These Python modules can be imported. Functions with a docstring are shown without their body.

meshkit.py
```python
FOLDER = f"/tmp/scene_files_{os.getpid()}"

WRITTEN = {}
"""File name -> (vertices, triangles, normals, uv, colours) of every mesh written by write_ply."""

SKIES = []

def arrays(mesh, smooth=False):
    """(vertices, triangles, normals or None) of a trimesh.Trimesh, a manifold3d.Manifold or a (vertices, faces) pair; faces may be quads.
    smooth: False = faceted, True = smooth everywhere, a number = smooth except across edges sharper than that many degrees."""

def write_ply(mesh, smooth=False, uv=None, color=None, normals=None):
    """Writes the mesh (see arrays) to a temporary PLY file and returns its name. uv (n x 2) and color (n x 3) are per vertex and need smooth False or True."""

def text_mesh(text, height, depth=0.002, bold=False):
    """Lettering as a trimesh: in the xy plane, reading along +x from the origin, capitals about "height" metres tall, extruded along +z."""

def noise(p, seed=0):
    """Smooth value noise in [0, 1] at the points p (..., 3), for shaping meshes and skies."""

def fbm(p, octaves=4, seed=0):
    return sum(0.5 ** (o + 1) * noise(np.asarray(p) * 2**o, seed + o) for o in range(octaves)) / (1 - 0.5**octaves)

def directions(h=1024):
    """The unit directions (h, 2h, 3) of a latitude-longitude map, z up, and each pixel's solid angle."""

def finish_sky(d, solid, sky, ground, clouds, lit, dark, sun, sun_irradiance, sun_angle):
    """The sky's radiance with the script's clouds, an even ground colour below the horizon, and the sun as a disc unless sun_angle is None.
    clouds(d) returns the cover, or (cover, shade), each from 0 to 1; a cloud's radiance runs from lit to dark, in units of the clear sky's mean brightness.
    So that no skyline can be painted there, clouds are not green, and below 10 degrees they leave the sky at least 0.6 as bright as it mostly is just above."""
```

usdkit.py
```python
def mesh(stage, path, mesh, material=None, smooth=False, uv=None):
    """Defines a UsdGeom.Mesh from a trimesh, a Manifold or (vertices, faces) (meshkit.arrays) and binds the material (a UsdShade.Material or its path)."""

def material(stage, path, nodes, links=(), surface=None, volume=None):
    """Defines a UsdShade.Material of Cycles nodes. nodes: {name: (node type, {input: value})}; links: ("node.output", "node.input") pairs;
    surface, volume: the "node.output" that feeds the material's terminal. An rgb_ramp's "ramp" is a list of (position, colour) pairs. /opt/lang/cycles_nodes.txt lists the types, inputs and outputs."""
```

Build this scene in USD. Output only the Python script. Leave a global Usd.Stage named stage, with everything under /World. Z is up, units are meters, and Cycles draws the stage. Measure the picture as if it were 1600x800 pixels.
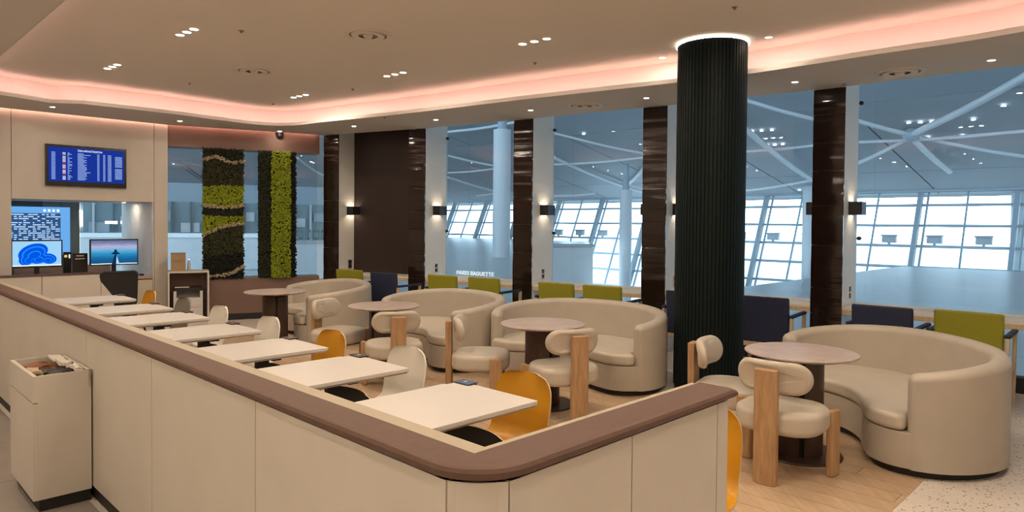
import math, random, re
import numpy as np, trimesh
from shapely.geometry import Polygon, LineString, Point, box as sbox
import usdkit, meshkit
from pxr import Usd, UsdGeom, UsdLux, UsdShade, Gf, Sdf

stage = Usd.Stage.CreateInMemory()
UsdGeom.SetStageUpAxis(stage, 'Z'); UsdGeom.SetStageMetersPerUnit(stage, 1.0)
UsdGeom.Xform.Define(stage, '/World'); UsdGeom.Scope.Define(stage, '/World/Looks')

# ------------------------------------------------------------------ camera, sky, exposure
FPX, CPX, CPY, EYE = 1070.0, 800.0, 372.0, 1.6
PITCH, ROLL = math.radians(1.2), math.radians(0.5)
EXPOSURE = 0.0
SKY = (0.72, 0.90, 1.0); SKY_STRENGTH = 1.58
LAMP = (1.0, 0.835, 0.65); LAMP_STRENGTH = 640.0
COVE = (1.0, 0.555, 0.49); COVE_STRENGTH = 17.0

_f = np.array([0, math.cos(PITCH), -math.sin(PITCH)]); _r0 = np.array([1.0, 0, 0]); _u0 = np.cross(_r0, _f)
_r = _r0 * math.cos(ROLL) + _u0 * math.sin(ROLL); _u = np.cross(_r, _f)
cam = UsdGeom.Camera.Define(stage, '/World/camera')
cam.AddTransformOp().Set(Gf.Matrix4d(*_r, 0, *_u, 0, *(-_f), 0, 0, 0, EYE, 1))
cam.CreateHorizontalApertureAttr(36.0); cam.CreateVerticalApertureAttr(18.0)
cam.CreateFocalLengthAttr(36.0 * FPX / 1600); cam.CreateVerticalApertureOffsetAttr(-(400 - CPY) / 1600 * 36.0)
cam.CreateClippingRangeAttr(Gf.Vec2f(0.05, 2000)); cam.CreateExposureAttr(EXPOSURE)
dome = UsdLux.DomeLight.Define(stage, '/World/sky')
dome.CreateColorAttr(Gf.Vec3f(*SKY)); dome.CreateIntensityAttr(SKY_STRENGTH)

# plan axes: NV points from the low partition into the seating area, DV runs along the partition towards the viewer's right
NV, DV = np.array([0.701, 0.713, 0]), np.array([0.713, -0.701, 0])
def nt(n, t, z=0.0): return NV * n + DV * t + np.array([0, 0, z])
def ray(x, y): return _f * FPX + _r * (x - CPX) - _u * (y - CPY)
def at(x, y, h):            # where a line of sight meets the height h
    d = ray(x, y); return np.array([0, 0, EYE]) + d * ((h - EYE) / d[2])
def hit(x, y, p0, n):       # where it meets a plane
    d, e, n = ray(x, y), np.array([0, 0, EYE]), np.asarray(n, float)
    return e + d * (np.dot(np.asarray(p0) - e, n) / np.dot(d, n))
def yaw_of(d): return math.atan2(d[1], d[0]) - math.pi / 2   # turns local +Y to d

# ------------------------------------------------------------------ mesh helpers
def cat(*ms): return trimesh.util.concatenate([m for m in ms if m is not None])
def mv(m, x=0, y=0, z=0, rz=0, rx=0, ry=0):
    m = m.copy()
    for a, ax in ((rx, [1, 0, 0]), (ry, [0, 1, 0]), (rz, [0, 0, 1])):
        if a: m.apply_transform(trimesh.transformations.rotation_matrix(a, ax))
    m.apply_translation([x, y, z]); return m
def bx(w, d, h, x=0, y=0, z=0): # plain box, base centre at x,y,z
    m = trimesh.creation.box([w, d, h]); m.apply_translation([x, y, z + h / 2]); return m
def bb(x0, x1, y0, y1, z0, z1): return bx(x1 - x0, y1 - y0, z1 - z0, (x0 + x1) / 2, (y0 + y1) / 2, z0)
def fix(v, f):
    m = trimesh.Trimesh(v, f, process=False)
    if m.is_watertight and m.volume < 0: m.invert()
    return m
def rrect(w, d, r, n=5):
    p = []
    for cx, cy, a in ((w/2-r, d/2-r, 0), (-w/2+r, d/2-r, 90), (-w/2+r, -d/2+r, 180), (w/2-r, -d/2+r, 270)):
        for k in range(n + 1):
            b = math.radians(a + 90 * k / n); p.append((cx + r * math.cos(b), cy + r * math.sin(b)))
    return np.array(p)
def resample(p, n):
    p = np.vstack([p, p[:1]]); s = np.r_[0, np.cumsum(np.linalg.norm(np.diff(p, axis=0), axis=1))]
    q = np.linspace(0, s[-1], n, endpoint=False)
    return np.stack([np.interp(q, s, p[:, k]) for k in range(p.shape[1])], 1)
def spline(p, n=12, closed=True):
    p = np.asarray(p, float); m = len(p); out = []
    for i in range(m if closed else m - 1):
        g = (lambda k: p[k % m]) if closed else (lambda k: p[min(max(k, 0), m - 1)])
        a, b, c, d = g(i - 1), g(i), g(i + 1), g(i + 2)
        for k in range(n):
            t = k / n
            out.append(0.5 * (2*b + (c-a)*t + (2*a-5*b+4*c-d)*t*t + (3*b-a-3*c+d)*t**3))
    if not closed: out.append(p[-1])
    return np.array(out)
def inset(p, r):
    t = np.roll(p, -1, 0) - np.roll(p, 1, 0); t /= np.maximum(np.linalg.norm(t, axis=1, keepdims=True), 1e-9)
    return p - r * np.stack([t[:, 1], -t[:, 0]], 1)       # CCW outline: inwards
def ccw(p):
    x, y = p[:, 0], p[:, 1]
    return p if (x * np.roll(y, -1) - y * np.roll(x, -1)).sum() > 0 else p[::-1]
def loft(rings, caps=True):
    rings = [np.asarray(r, float) for r in rings]; n = len(rings[0]); v = np.vstack(rings); f = []
    for i in range(len(rings) - 1):
        for k in range(n):
            a, b = i*n + k, i*n + (k+1) % n
            f += [(a, b, b + n), (a, b + n, a + n)]
    if caps:
        for ring, off, flip in ((rings[0], 0, True), (rings[-1], (len(rings) - 1) * n, False)):
            c = ring - ring.mean(0); _, _, vt = np.linalg.svd(c, full_matrices=False)
            q = c @ vt[:2].T
            try:
                vv, ff = trimesh.creation.triangulate_polygon(Polygon(q), engine='earcut')
                idx = [int(np.argmin(((q - w) ** 2).sum(1))) for w in vv]
                ff = [[idx[j] for j in t] for t in ff]
                if (np.cross(vt[0], vt[1])[2] < 0): ff = [t[::-1] for t in ff]
            except Exception:
                ff = [[0, k, k + 1] for k in range(1, n - 1)]
            f += [tuple(off + j for j in (t[::-1] if flip else t)) for t in ff]
    m = trimesh.Trimesh(v, f, process=False); trimesh.repair.fix_normals(m)
    return m
def solid(p, z0, z1, r=0.0, steps=3, dome=0.0):
    p = ccw(np.asarray(p, float))
    if r <= 0:
        lv = [(0, z0), (0, z1)]
    else:
        lv = [(r * (1 - math.sin(a)), z0 + r * (1 - math.cos(a))) for a in np.linspace(0, math.pi/2, steps + 1)]
        lv += [(r * (1 - math.cos(a)), z1 - r * (1 - math.sin(a))) for a in np.linspace(0, math.pi/2, steps + 1)]
    rings = []
    for d, z in lv:
        q = inset(p, d) if d else p
        rings.append(np.c_[q, np.full(len(q), z)])
    if dome:
        top = rings[-1]; c = top.mean(0)
        for s, h in ((0.75, 0.5), (0.5, 0.8), (0.2, 1.0)):
            q = c + (top - c) * s; q[:, 2] = z1 + dome * h; rings.append(q)
    return loft(rings)
def rbox(w, d, h, r=0.01, x=0, y=0, z=0, rc=None):
    return mv(solid(rrect(w, d, min(rc or r * 1.6, w/2 - 1e-4, d/2 - 1e-4), 3), 0, h, r, 2), x, y, z)
def poly(pg, z0, z1):
    gs = getattr(pg, 'geoms', [pg]); return cat(*[mv(trimesh.creation.extrude_polygon(g, z1 - z0, engine='earcut'), 0, 0, z0) for g in gs if g.area > 1e-6])
def tube(p, r, n=8, closed=False):
    p = np.asarray(p, float); rr = np.broadcast_to(np.asarray(r, float), (len(p),)); rings = []
    t = np.gradient(p, axis=0); up = np.array([0, 0, 1.0])
    for i in range(len(p)):
        d = t[i] / np.linalg.norm(t[i]); a = np.cross(d, up if abs(d[2]) < 0.95 else [1, 0, 0]); a /= np.linalg.norm(a); b = np.cross(a, d)
        g = np.linspace(0, 2*math.pi, n, endpoint=False)
        rings.append(p[i] + rr[i] * (np.outer(np.cos(g), a) + np.outer(np.sin(g), b)))
    return loft(rings)
def lathe(prof, n=40): 
    m = trimesh.creation.revolve(np.asarray(prof, float), sections=n); return m
def frame_xf(o, ax, ay):    # local (x along ax, y along ay, z up) to world
    m = np.eye(4); m[:3, 0], m[:3, 1], m[:3, 2], m[:3, 3] = ax, ay, [0, 0, 1], o; return m
def xf(m, T): m = m.copy(); m.apply_transform(T); return m

# ------------------------------------------------------------------ scene helpers
_used = {}
def numbered(parent, name):
    k = (parent, name); c = _used.get(k, -1) + 1; _used[k] = c
    return name if c == 0 else f'{name}_{c:03d}'
def path_of(parent): return '/World' if parent is None else str(parent.GetPath())
def setd(p, **kw):
    for k, v in kw.items():
        if v is not None: p.SetCustomDataByKey(k, v)
def obj(name, mesh, m, parent=None, smooth=35, label=None, cat_=None, group=None, kind=None):
    pp = path_of(parent); path = pp + '/' + numbered(pp, name)
    g = usdkit.mesh(stage, path, mesh, m, smooth=smooth).GetPrim()
    setd(g, label=label, category=cat_, group=group, kind=kind); return g
def thing(name, label=None, category=None, loc=(0, 0, 0), rz=0.0, group=None, kind=None):
    path = '/World/' + numbered('/World', name)
    x = UsdGeom.Xform.Define(stage, path)
    x.AddTranslateOp().Set(Gf.Vec3d(*map(float, loc))); x.AddRotateZOp().Set(math.degrees(rz))
    setd(x.GetPrim(), label=label, category=category, group=group, kind=kind); return x.GetPrim()
def sub(name, parent, label=None):
    pp = path_of(parent); x = UsdGeom.Xform.Define(stage, pp + '/' + numbered(pp, name)); setd(x.GetPrim(), label=label); return x.GetPrim()
def dup(src, loc, rz, label, group=None):
    was = src.GetCustomData()
    o = thing(re.sub(r'_\d{3}$', '', src.GetName()), label, was['category'], loc, rz, group or was.get('group'))
    o.GetReferences().AddInternalReference(src.GetPath()); o.SetInstanceable(True); return o
class Kind:
    """Builds the first of a kind at its own place, later ones as references to it."""
    def __init__(s, build): s.build, s.first = build, None
    def put(s, loc, rz, label, group=None):
        if s.first is None:
            s.first = s.build(loc, rz, label, group); return s.first
        return dup(s.first, loc, rz, label, group)

# ------------------------------------------------------------------ materials
MAT = {}
def M(name, color, rough=0.5, vary=None, bump=None, metallic=0.0, spec=0.5, emit=None, stretch=None, coat=0.0, sheen=0.0):
    n = {'tc': ('texture_coordinate', {}), 'p': ('principled_bsdf', {'base_color': color, 'roughness': rough, 'metallic': metallic, 'specular_ior_level': spec})}
    if coat: n['p'][1]['coat_weight'] = coat
    if sheen: n['p'][1]['sheen_weight'] = sheen
    if emit: n['p'][1]['emission_color'] = emit[0]; n['p'][1]['emission_strength'] = emit[1]
    l = []; vec = 'tc.object'
    if stretch:
        n['mp'] = ('mapping', {'scale': stretch}); l.append(('tc.object', 'mp.vector')); vec = 'mp.vector'
    if vary:
        c2, scale = vary[0], vary[1]
        n['n'] = ('noise_texture', {'scale': scale, 'detail': 4.0, 'roughness': 0.6})
        n['r'] = ('rgb_ramp', {'ramp': [(0.35, color), (0.65, c2)]})
        l += [(vec, 'n.vector'), ('n.fac', 'r.fac'), ('r.color', 'p.base_color')]
    if bump:
        n['bn'] = ('noise_texture', {'scale': bump[0], 'detail': 3.0})
        n['b'] = ('bump', {'strength': bump[1], 'distance': bump[2] if len(bump) > 2 else 0.01})
        l += [(vec, 'bn.vector'), ('bn.fac', 'b.height'), ('b.normal', 'p.normal')]
    MAT[name] = usdkit.material(stage, '/World/Looks/' + name, n, l, surface='p.BSDF'); return MAT[name]
def EM(name, color, s):
    MAT[name] = usdkit.material(stage, '/World/Looks/' + name, {'e': ('emission', {'color': color, 'strength': s})}, [], surface='e.emission')
def GLASS(name, tint, refl=1.0):
    MAT[name] = usdkit.material(stage, '/World/Looks/' + name, {'t': ('transparent_bsdf', {'color': tint}), 'g': ('glossy_bsdf', {'color': (refl,)*3, 'roughness': 0.0}),
        'w': ('layer_weight', {'blend': 0.5}), 'p': ('math', {'math_type': 'power', 'value2': 4.0}), 'q': ('math', {'math_type': 'multiply_add', 'value2': 0.55, 'value3': 0.025}), 'm': ('mix_closure', {})},
        [('w.facing', 'p.value1'), ('p.value', 'q.value1'), ('q.value', 'm.fac'), ('t.BSDF', 'm.closure1'), ('g.BSDF', 'm.closure2')], surface='m.closure')


M('cream_panel', (0.60, 0.545, 0.47), 0.42, ((0.57, 0.515, 0.44), 3.0), None)
M('cream_panel_warm', (0.60, 0.525, 0.425), 0.42, ((0.57, 0.495, 0.395), 3.0), None)
M('seam', (0.16, 0.13, 0.10), 0.8)
M('rail_brown', (0.125, 0.068, 0.048), 0.6, ((0.112, 0.061, 0.043), 30.0), None, spec=0.3)
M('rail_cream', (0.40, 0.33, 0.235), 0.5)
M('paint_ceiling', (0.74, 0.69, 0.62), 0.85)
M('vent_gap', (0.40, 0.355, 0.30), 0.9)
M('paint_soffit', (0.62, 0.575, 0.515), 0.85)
M('paint_cove', (0.80, 0.74, 0.70), 0.8)
M('paint_white', (0.74, 0.72, 0.68), 0.7)
M('brown_wall', (0.21, 0.125, 0.098), 0.55, ((0.19, 0.11, 0.086), 2.0), None)
M('brown_panel', (0.030, 0.017, 0.014), 0.42, ((0.026, 0.015, 0.0125), 1.0), None)
M('black', (0.013, 0.012, 0.013), 0.5)
M('black_gloss', (0.012, 0.012, 0.014), 0.2)
M('black_plinth', (0.015, 0.012, 0.011), 0.6)
M('navy', (0.017, 0.024, 0.062), 0.65, ((0.013, 0.018, 0.050), 60.0), (400, 0.25, 0.002))
M('olive', (0.27, 0.255, 0.012), 0.6, ((0.24, 0.225, 0.010), 60.0), (400, 0.2, 0.002))
M('leather', (0.45, 0.395, 0.325), 0.5, ((0.42, 0.37, 0.30), 6.0), (350, 0.12, 0.002))
M('leather_light', (0.51, 0.45, 0.365), 0.5, ((0.48, 0.42, 0.34), 6.0), (350, 0.12, 0.002))
M('wood_leg', (0.47, 0.29, 0.15), 0.45, ((0.35, 0.20, 0.095), 9.0), None, stretch=(6, 6, 0.7))
M('wood_pale', (0.58, 0.45, 0.29), 0.45, ((0.49, 0.37, 0.23), 9.0), None, stretch=(6, 6, 0.7))
M('stone_top', (0.50, 0.41, 0.37), 0.35, ((0.41, 0.325, 0.29), 9.0), None)
M('bronze', (0.062, 0.032, 0.023), 0.42, ((0.05, 0.026, 0.019), 3.0), None, metallic=0.1)
M('table_white', (0.63, 0.585, 0.535), 0.35, ((0.61, 0.565, 0.515), 4.0), None)
M('table_edge', (0.55, 0.47, 0.38), 0.5)
M('shell_white', (0.74, 0.69, 0.60), 0.4)
M('shell_yellow', (0.60, 0.285, 0.012), 0.38, ((0.56, 0.26, 0.010), 5.0), None)
M('shell_grey', (0.22, 0.19, 0.165), 0.5)
M('shell_black', (0.010, 0.009, 0.010), 0.35)
M('ply_edge', (0.58, 0.42, 0.25), 0.5)
M('metal_grey', (0.35, 0.34, 0.33), 0.35, metallic=0.8)
M('chrome', (0.7, 0.7, 0.7), 0.15, metallic=1.0)
M('terrace', (0.40, 0.37, 0.34), 0.6)
M('tile', (0.33, 0.285, 0.25), 0.35, ((0.30, 0.26, 0.228), 5.0), None)
M('grout', (0.20, 0.17, 0.15), 0.8)
M('column_green', (0.0032, 0.0080, 0.0080), 0.6, spec=0.18)
M('cardboard', (0.36, 0.24, 0.13), 0.8)
M('printer_grey', (0.60, 0.56, 0.52), 0.5)
M('paper', (0.80, 0.75, 0.68), 0.8)
M('kraft', (0.50, 0.37, 0.25), 0.85)
M('brown_card', (0.26, 0.095, 0.03), 0.7, ((0.15, 0.05, 0.02), 14.0), None)
M('counter_white', (0.72, 0.66, 0.58), 0.4)
M('desk_pink', (0.42, 0.33, 0.28), 0.5)
M('hall_floor', (0.68, 0.69, 0.69), 0.3)
M('hall_roof', (0.34, 0.355, 0.37), 0.7)
M('hall_tube', (0.56, 0.57, 0.58), 0.4)
M('hall_steel', (0.27, 0.33, 0.37), 0.5)
M('hall_white', (0.50, 0.51, 0.52), 0.5)
M('counter_bright', (0.92, 0.93, 0.92), 0.4)
M('hall_dark', (0.05, 0.085, 0.10), 0.4)
M('hall_teal', (0.16, 0.235, 0.255), 0.35)
M('nozzle', (0.28, 0.33, 0.35), 0.4)
M('apron', (0.45, 0.45, 0.43), 0.9)
M('screen_dark', (0.004, 0.004, 0.006), 0.25)
EM('lamp', LAMP, LAMP_STRENGTH * 1.15); EM('lamp_soft', LAMP, LAMP_STRENGTH * 0.38); EM('cove_led', COVE, COVE_STRENGTH); EM('wash_led', (1.0, 0.55, 0.44), 16.0)
EM('sconce_led', (1.0, 0.80, 0.58), 20.0); EM('halo_led', (1.0, 0.86, 0.72), 2.6); EM('hall_led', (0.9, 0.97, 1.0), 6.0)
EM('board_blue', (0.010, 0.035, 0.30), 1.0); EM('board_text', (0.35, 0.5, 0.95), 0.8); EM('board_white', (0.8, 0.85, 1.0), 0.9); EM('board_red', (0.5, 0.08, 0.1), 0.8)
EM('fids_blue', (0.03, 0.16, 0.48), 1.0); EM('fids_band', (0.15, 0.42, 0.85), 1.0); EM('fids_text', (0.5, 0.7, 0.95), 1.0); EM('fids_field', (0.03, 0.09, 0.24), 1.0)
EM('screen_sky', (0.35, 0.66, 0.95), 1.0); EM('swirl', (0.0, 0.10, 0.80), 1.0); EM('swirl_light', (0.02, 0.25, 0.95), 1.0)
EM('sign_white', (0.92, 1.0, 1.0), 1.0); EM('icon_amber', (0.9, 0.6, 0.25), 0.8)
EM('sea_top', (0.30, 0.30, 0.50), 1.0); EM('sea_pink', (0.50, 0.42, 0.62), 1.0); EM('sea_mid', (0.03, 0.27, 0.55), 1.0); EM('sea_low', (0.005, 0.10, 0.26), 1.0); EM('sea_dark', (0.005, 0.03, 0.09), 1.0)
GLASS('glass', (0.845, 0.92, 0.985)); GLASS('glass_hall', (0.96, 0.985, 0.99))
def sea():
    n = {'tc': ('texture_coordinate', {}), 'sp': ('separate_xyz', {}), 'mr': ('map_range', {'from_min': SEA_Z0, 'from_max': SEA_Z1, 'clamp': True}), 'n': ('noise_texture', {'scale': 9.0, 'detail': 4.0}), 'mp': ('mapping', {'scale': (1, 1, 6)}),
         'ma': ('math', {'math_type': 'multiply_add', 'value2': 0.16, 'value3': -0.08}), 'ad': ('math', {'math_type': 'add'}),
         'r': ('rgb_ramp', {'ramp': [(0, (0.01, 0.07, 0.2)), (0.25, (0.01, 0.14, 0.34)), (0.45, (0.03, 0.30, 0.58)), (0.6, (0.16, 0.46, 0.72)), (0.74, (0.50, 0.45, 0.66)), (0.85, (0.25, 0.27, 0.45)), (1, (0.10, 0.14, 0.28))]}), 'e': ('emission', {'strength': 1.0})}
    l = [('tc.object', 'sp.vector'), ('sp.z', 'mr.value'), ('tc.object', 'mp.vector'), ('mp.vector', 'n.vector'), ('n.fac', 'ma.value1'), ('mr.result', 'ad.value1'), ('ma.value', 'ad.value2'), ('ad.value', 'r.fac'), ('r.color', 'e.color')]
    MAT['sea'] = usdkit.material(stage, '/World/Looks/sea', n, l, surface='e.emission')
# moss tones
for nm, c in (('moss_dark', (0.045, 0.047, 0.016)), ('moss_bright', (0.30, 0.36, 0.014)), ('moss_black', (0.010, 0.012, 0.007)), ('moss_tan', (0.48, 0.39, 0.25)), ('moss_deep', (0.022, 0.028, 0.011))):
    M(nm, c, 0.9, (tuple(x * 0.55 for x in c), 28.0), None)
# wood floor: three plank tones, terrazzo with chips, rippled dark stone
for i, (a, b) in enumerate((((0.52, 0.37, 0.235), (0.43, 0.295, 0.18)), ((0.56, 0.405, 0.26), (0.47, 0.33, 0.205)), ((0.48, 0.335, 0.21), (0.40, 0.27, 0.165)))):
    M(f'plank_{i}', a, 0.38, (b, 4.0), None, stretch=(9, 0.6, 1))
def terrazzo():
    n = {'tc': ('texture_coordinate', {}), 'v': ('voronoi_texture', {'scale': 38.0, 'randomness': 1.0}), 'v2': ('voronoi_texture', {'scale': 55.0}),
         'm1': ('math', {'math_type': 'less_than', 'value2': 0.27}), 'm2': ('math', {'math_type': 'less_than', 'value2': 0.2}), 'sep': ('separate_color', {}), 'k': ('math', {'math_type': 'greater_than', 'value2': 0.42}), 'km': ('math', {'math_type': 'multiply'}),
         'ramp': ('rgb_ramp', {'ramp': [(0.0, (0.17, 0.12, 0.09)), (0.4, (0.30, 0.24, 0.19)), (0.7, (0.13, 0.10, 0.09)), (1.0, (0.40, 0.30, 0.22))], 'interpolate': False}),
         'a': ('mix', {'color1': (0.64, 0.575, 0.51)}), 'b': ('mix', {'color2': (0.44, 0.385, 0.33)}), 'p': ('principled_bsdf', {'roughness': 0.4})}
    l = [('tc.object', 'v.vector'), ('tc.object', 'v2.vector'), ('v.distance', 'm1.value1'), ('v2.distance', 'm2.value1'), ('v.color', 'sep.color'), ('sep.r', 'k.value1'), ('m1.value', 'km.value1'), ('k.value', 'km.value2'),
         ('sep.g', 'ramp.fac'), ('km.value', 'a.fac'), ('ramp.color', 'a.color2'), ('a.color', 'b.color1'), ('m2.value', 'b.fac'), ('b.color', 'p.base_color')]
    MAT['terrazzo'] = usdkit.material(stage, '/World/Looks/terrazzo', n, l, surface='p.BSDF')
terrazzo()
def ripple():
    n = {'tc': ('texture_coordinate', {}), 'mp': ('mapping', {'scale': (0.6, 0.6, 5.0)}), 'n': ('noise_texture', {'scale': 1.3, 'detail': 1.0}), 'b': ('bump', {'strength': 0.6, 'distance': 0.03}),
         'p': ('principled_bsdf', {'base_color': (0.016, 0.008, 0.0065), 'roughness': 0.10, 'specular_ior_level': 0.7})}
    l = [('tc.object', 'mp.vector'), ('mp.vector', 'n.vector'), ('n.fac', 'b.height'), ('b.normal', 'p.normal')]
    MAT['ripple'] = usdkit.material(stage, '/World/Looks/ripple', n, l, surface='p.BSDF')
ripple()
m_ = MAT
rng = random.Random(7)

# ------------------------------------------------------------------ setting: room plan
SOF, CEIL = 3.08, 3.35
PIER = [np.array(p) for p in ((-3.077, 11.63, 0), (-1.509, 10.825, 0), (0.147, 9.74, 0), (1.777, 8.594, 0), (3.39, 7.37, 0), (4.86, 6.03, 0))]
PEND = np.array([6.25, 4.55, 0])
def pdir(i):
    a = PIER[max(i - 1, 0)]; b = PIER[i + 1] if i + 1 < len(PIER) else PEND
    d = b - a; return d / np.linalg.norm(d)
K0, K1 = np.array([-3.30, 11.72, 0]), np.array([-5.364, 10.672, 0])
TW = -11.3
SW, SE, NE = nt(-3.5, TW), nt(-3.5, 2.6), nt(7.6, 2.6)
room = Polygon([p[:2] for p in [K0, K1, SW, SE, NE, PEND] + PIER[::-1]])
outer = [K0 + [-.35, .35, 0], K1 + [-.6, 1.0, 0], nt(3.5, TW - 2), nt(-3.6, TW - 2), nt(-3.6, 2.7), nt(8.6, 2.7)]
back = [p + 0.62 * np.array([-pdir(i)[1], pdir(i)[0], 0]) for i, p in enumerate(PIER)]
room_big = Polygon([p[:2] for p in outer + [PEND + np.array([.5, .5, 0])] + back[::-1]])
# floor ------------------------------------------------------------
floor = thing('floor', 'pale speckled terrazzo floor with an inlaid field of timber planks', None, kind='structure')
wood = Polygon([nt(n, t)[:2] for n, t in ((1.30, -9.6), (1.30, -1.145), (5.68, -1.145), (5.68, -9.6))])
tiles = Polygon([nt(n, t)[:2] for n, t in ((-0.70, -9.6), (-0.70, -3.3), (1.08, -3.3), (1.08, -9.6))])
obj('terrazzo', poly(room_big.difference(wood).difference(tiles), -0.03, 0.0), m_['terrazzo'], floor, smooth=False)
obj('subfloor', poly(wood.union(tiles), -0.03, -0.008), m_['grout'], floor, smooth=False)
PW, PL = 0.162, 1.44
R1 = frame_xf(np.zeros(3), NV, -DV)
rows = int(round((5.68 - 1.30) / PW)); PW = (5.68 - 1.30) / rows
for i in range(rows):
    t = -9.6 - rng.random() * PL
    while t < -1.145:
        a, b = max(t, -9.6), min(t + PL, -1.145)
        if b - a > 0.006:
            mm = bx(PW - 0.003, b - a - 0.003, 0.016)
            c = nt(1.30 + (i + .5) * PW, (a + b) / 2, -0.016)
            mm = xf(mm, frame_xf(c, NV, DV))
            obj('plank', mm, m_[f'plank_{rng.randrange(3)}'], floor, smooth=False)
        t += PL
for i in range(2):
    for k in range(7):
        c = nt(-0.70 + .89 * (i + .5), -9.6 + .9 * (k + .5), -0.016)
        obj('tile', xf(bx(.884, .894, 0.016), frame_xf(c, NV, DV)), m_['tile'], floor, smooth=False)

# ceiling, soffit and light cove ---------------------------------------
cove_pts = [at(x, y, SOF)[:2] for x, y in ((130, 162.5), (261, 177), (350, 188.5), (405, 195), (455, 196), (506, 190.7), (650, 175.5), (800, 157.5), (930, 143), (1059, 129), (1165, 116), (1375, 84), (1500, 66), (1600, 49))]
cove_pts = list(spline(cove_pts, 8, closed=False))
cove_pts += [nt(6.2, 0.3)[:2], nt(5.8, 1.2)[:2], nt(1.22, 1.2)[:2], nt(1.19, -9.7)[:2]]
cove_pts += list(spline([nt(1.2, -9.7)[:2], nt(1.3, -9.98)[:2], nt(1.6, -10.1)[:2], nt(2.1, -10.28)[:2]], 5, closed=False))[1:]
recess = Polygon(cove_pts)
recess = recess.buffer(0)
ceiling = thing('ceiling', 'beige painted ceiling with a raised central field, dropped border and pink light cove', None, kind='structure')
ex = room.buffer(0.0)
slot = LineString([(nt(-3.4, TW))[:2], K1[:2], K0[:2]]).buffer(0.07)
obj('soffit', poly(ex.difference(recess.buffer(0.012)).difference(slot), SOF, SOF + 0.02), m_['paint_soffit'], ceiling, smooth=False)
obj('cove_lip', poly(recess.buffer(0.014).difference(recess), SOF, SOF + 0.045), m_['paint_cove'], ceiling, smooth=30)
obj('slot_cap', poly(slot, SOF + .14, SOF + .16), m_['paint_cove'], ceiling, smooth=False)
obj('slot_side', poly(slot.buffer(.012).difference(slot).intersection(room), SOF + .02, SOF + .16), m_['paint_cove'], ceiling, smooth=False)
obj('cove_back', poly(recess.buffer(0.26).difference(recess.buffer(0.22)), SOF + 0.02, CEIL + .02), m_['paint_cove'], ceiling, smooth=30)
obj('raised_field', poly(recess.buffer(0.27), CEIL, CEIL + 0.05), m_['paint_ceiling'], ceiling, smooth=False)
obj('light_strip', poly(recess.buffer(0.040).difference(recess.buffer(0.020)), SOF + 0.022, SOF + 0.030), m_['cove_led'], ceiling, smooth=False, label='pink glowing strip hidden in the cove')
edge_pts = PIER + [PEND]
bulk = LineString([p[:2] for p in [K0] + PIER + [PEND]]).buffer(0.06, cap_style=2, single_sided=True).buffer(0)
if not room.buffer(.05).contains(bulk.centroid) or bulk.intersection(room).area < bulk.area * .5: bulk = LineString([p[:2] for p in [K0] + PIER + [PEND]]).buffer(-0.06, cap_style=2, single_sided=True).buffer(0)
obj('bulkhead', poly(bulk, SOF + 0.02, 4.2), m_['hall_white'], ceiling, smooth=False)

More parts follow.
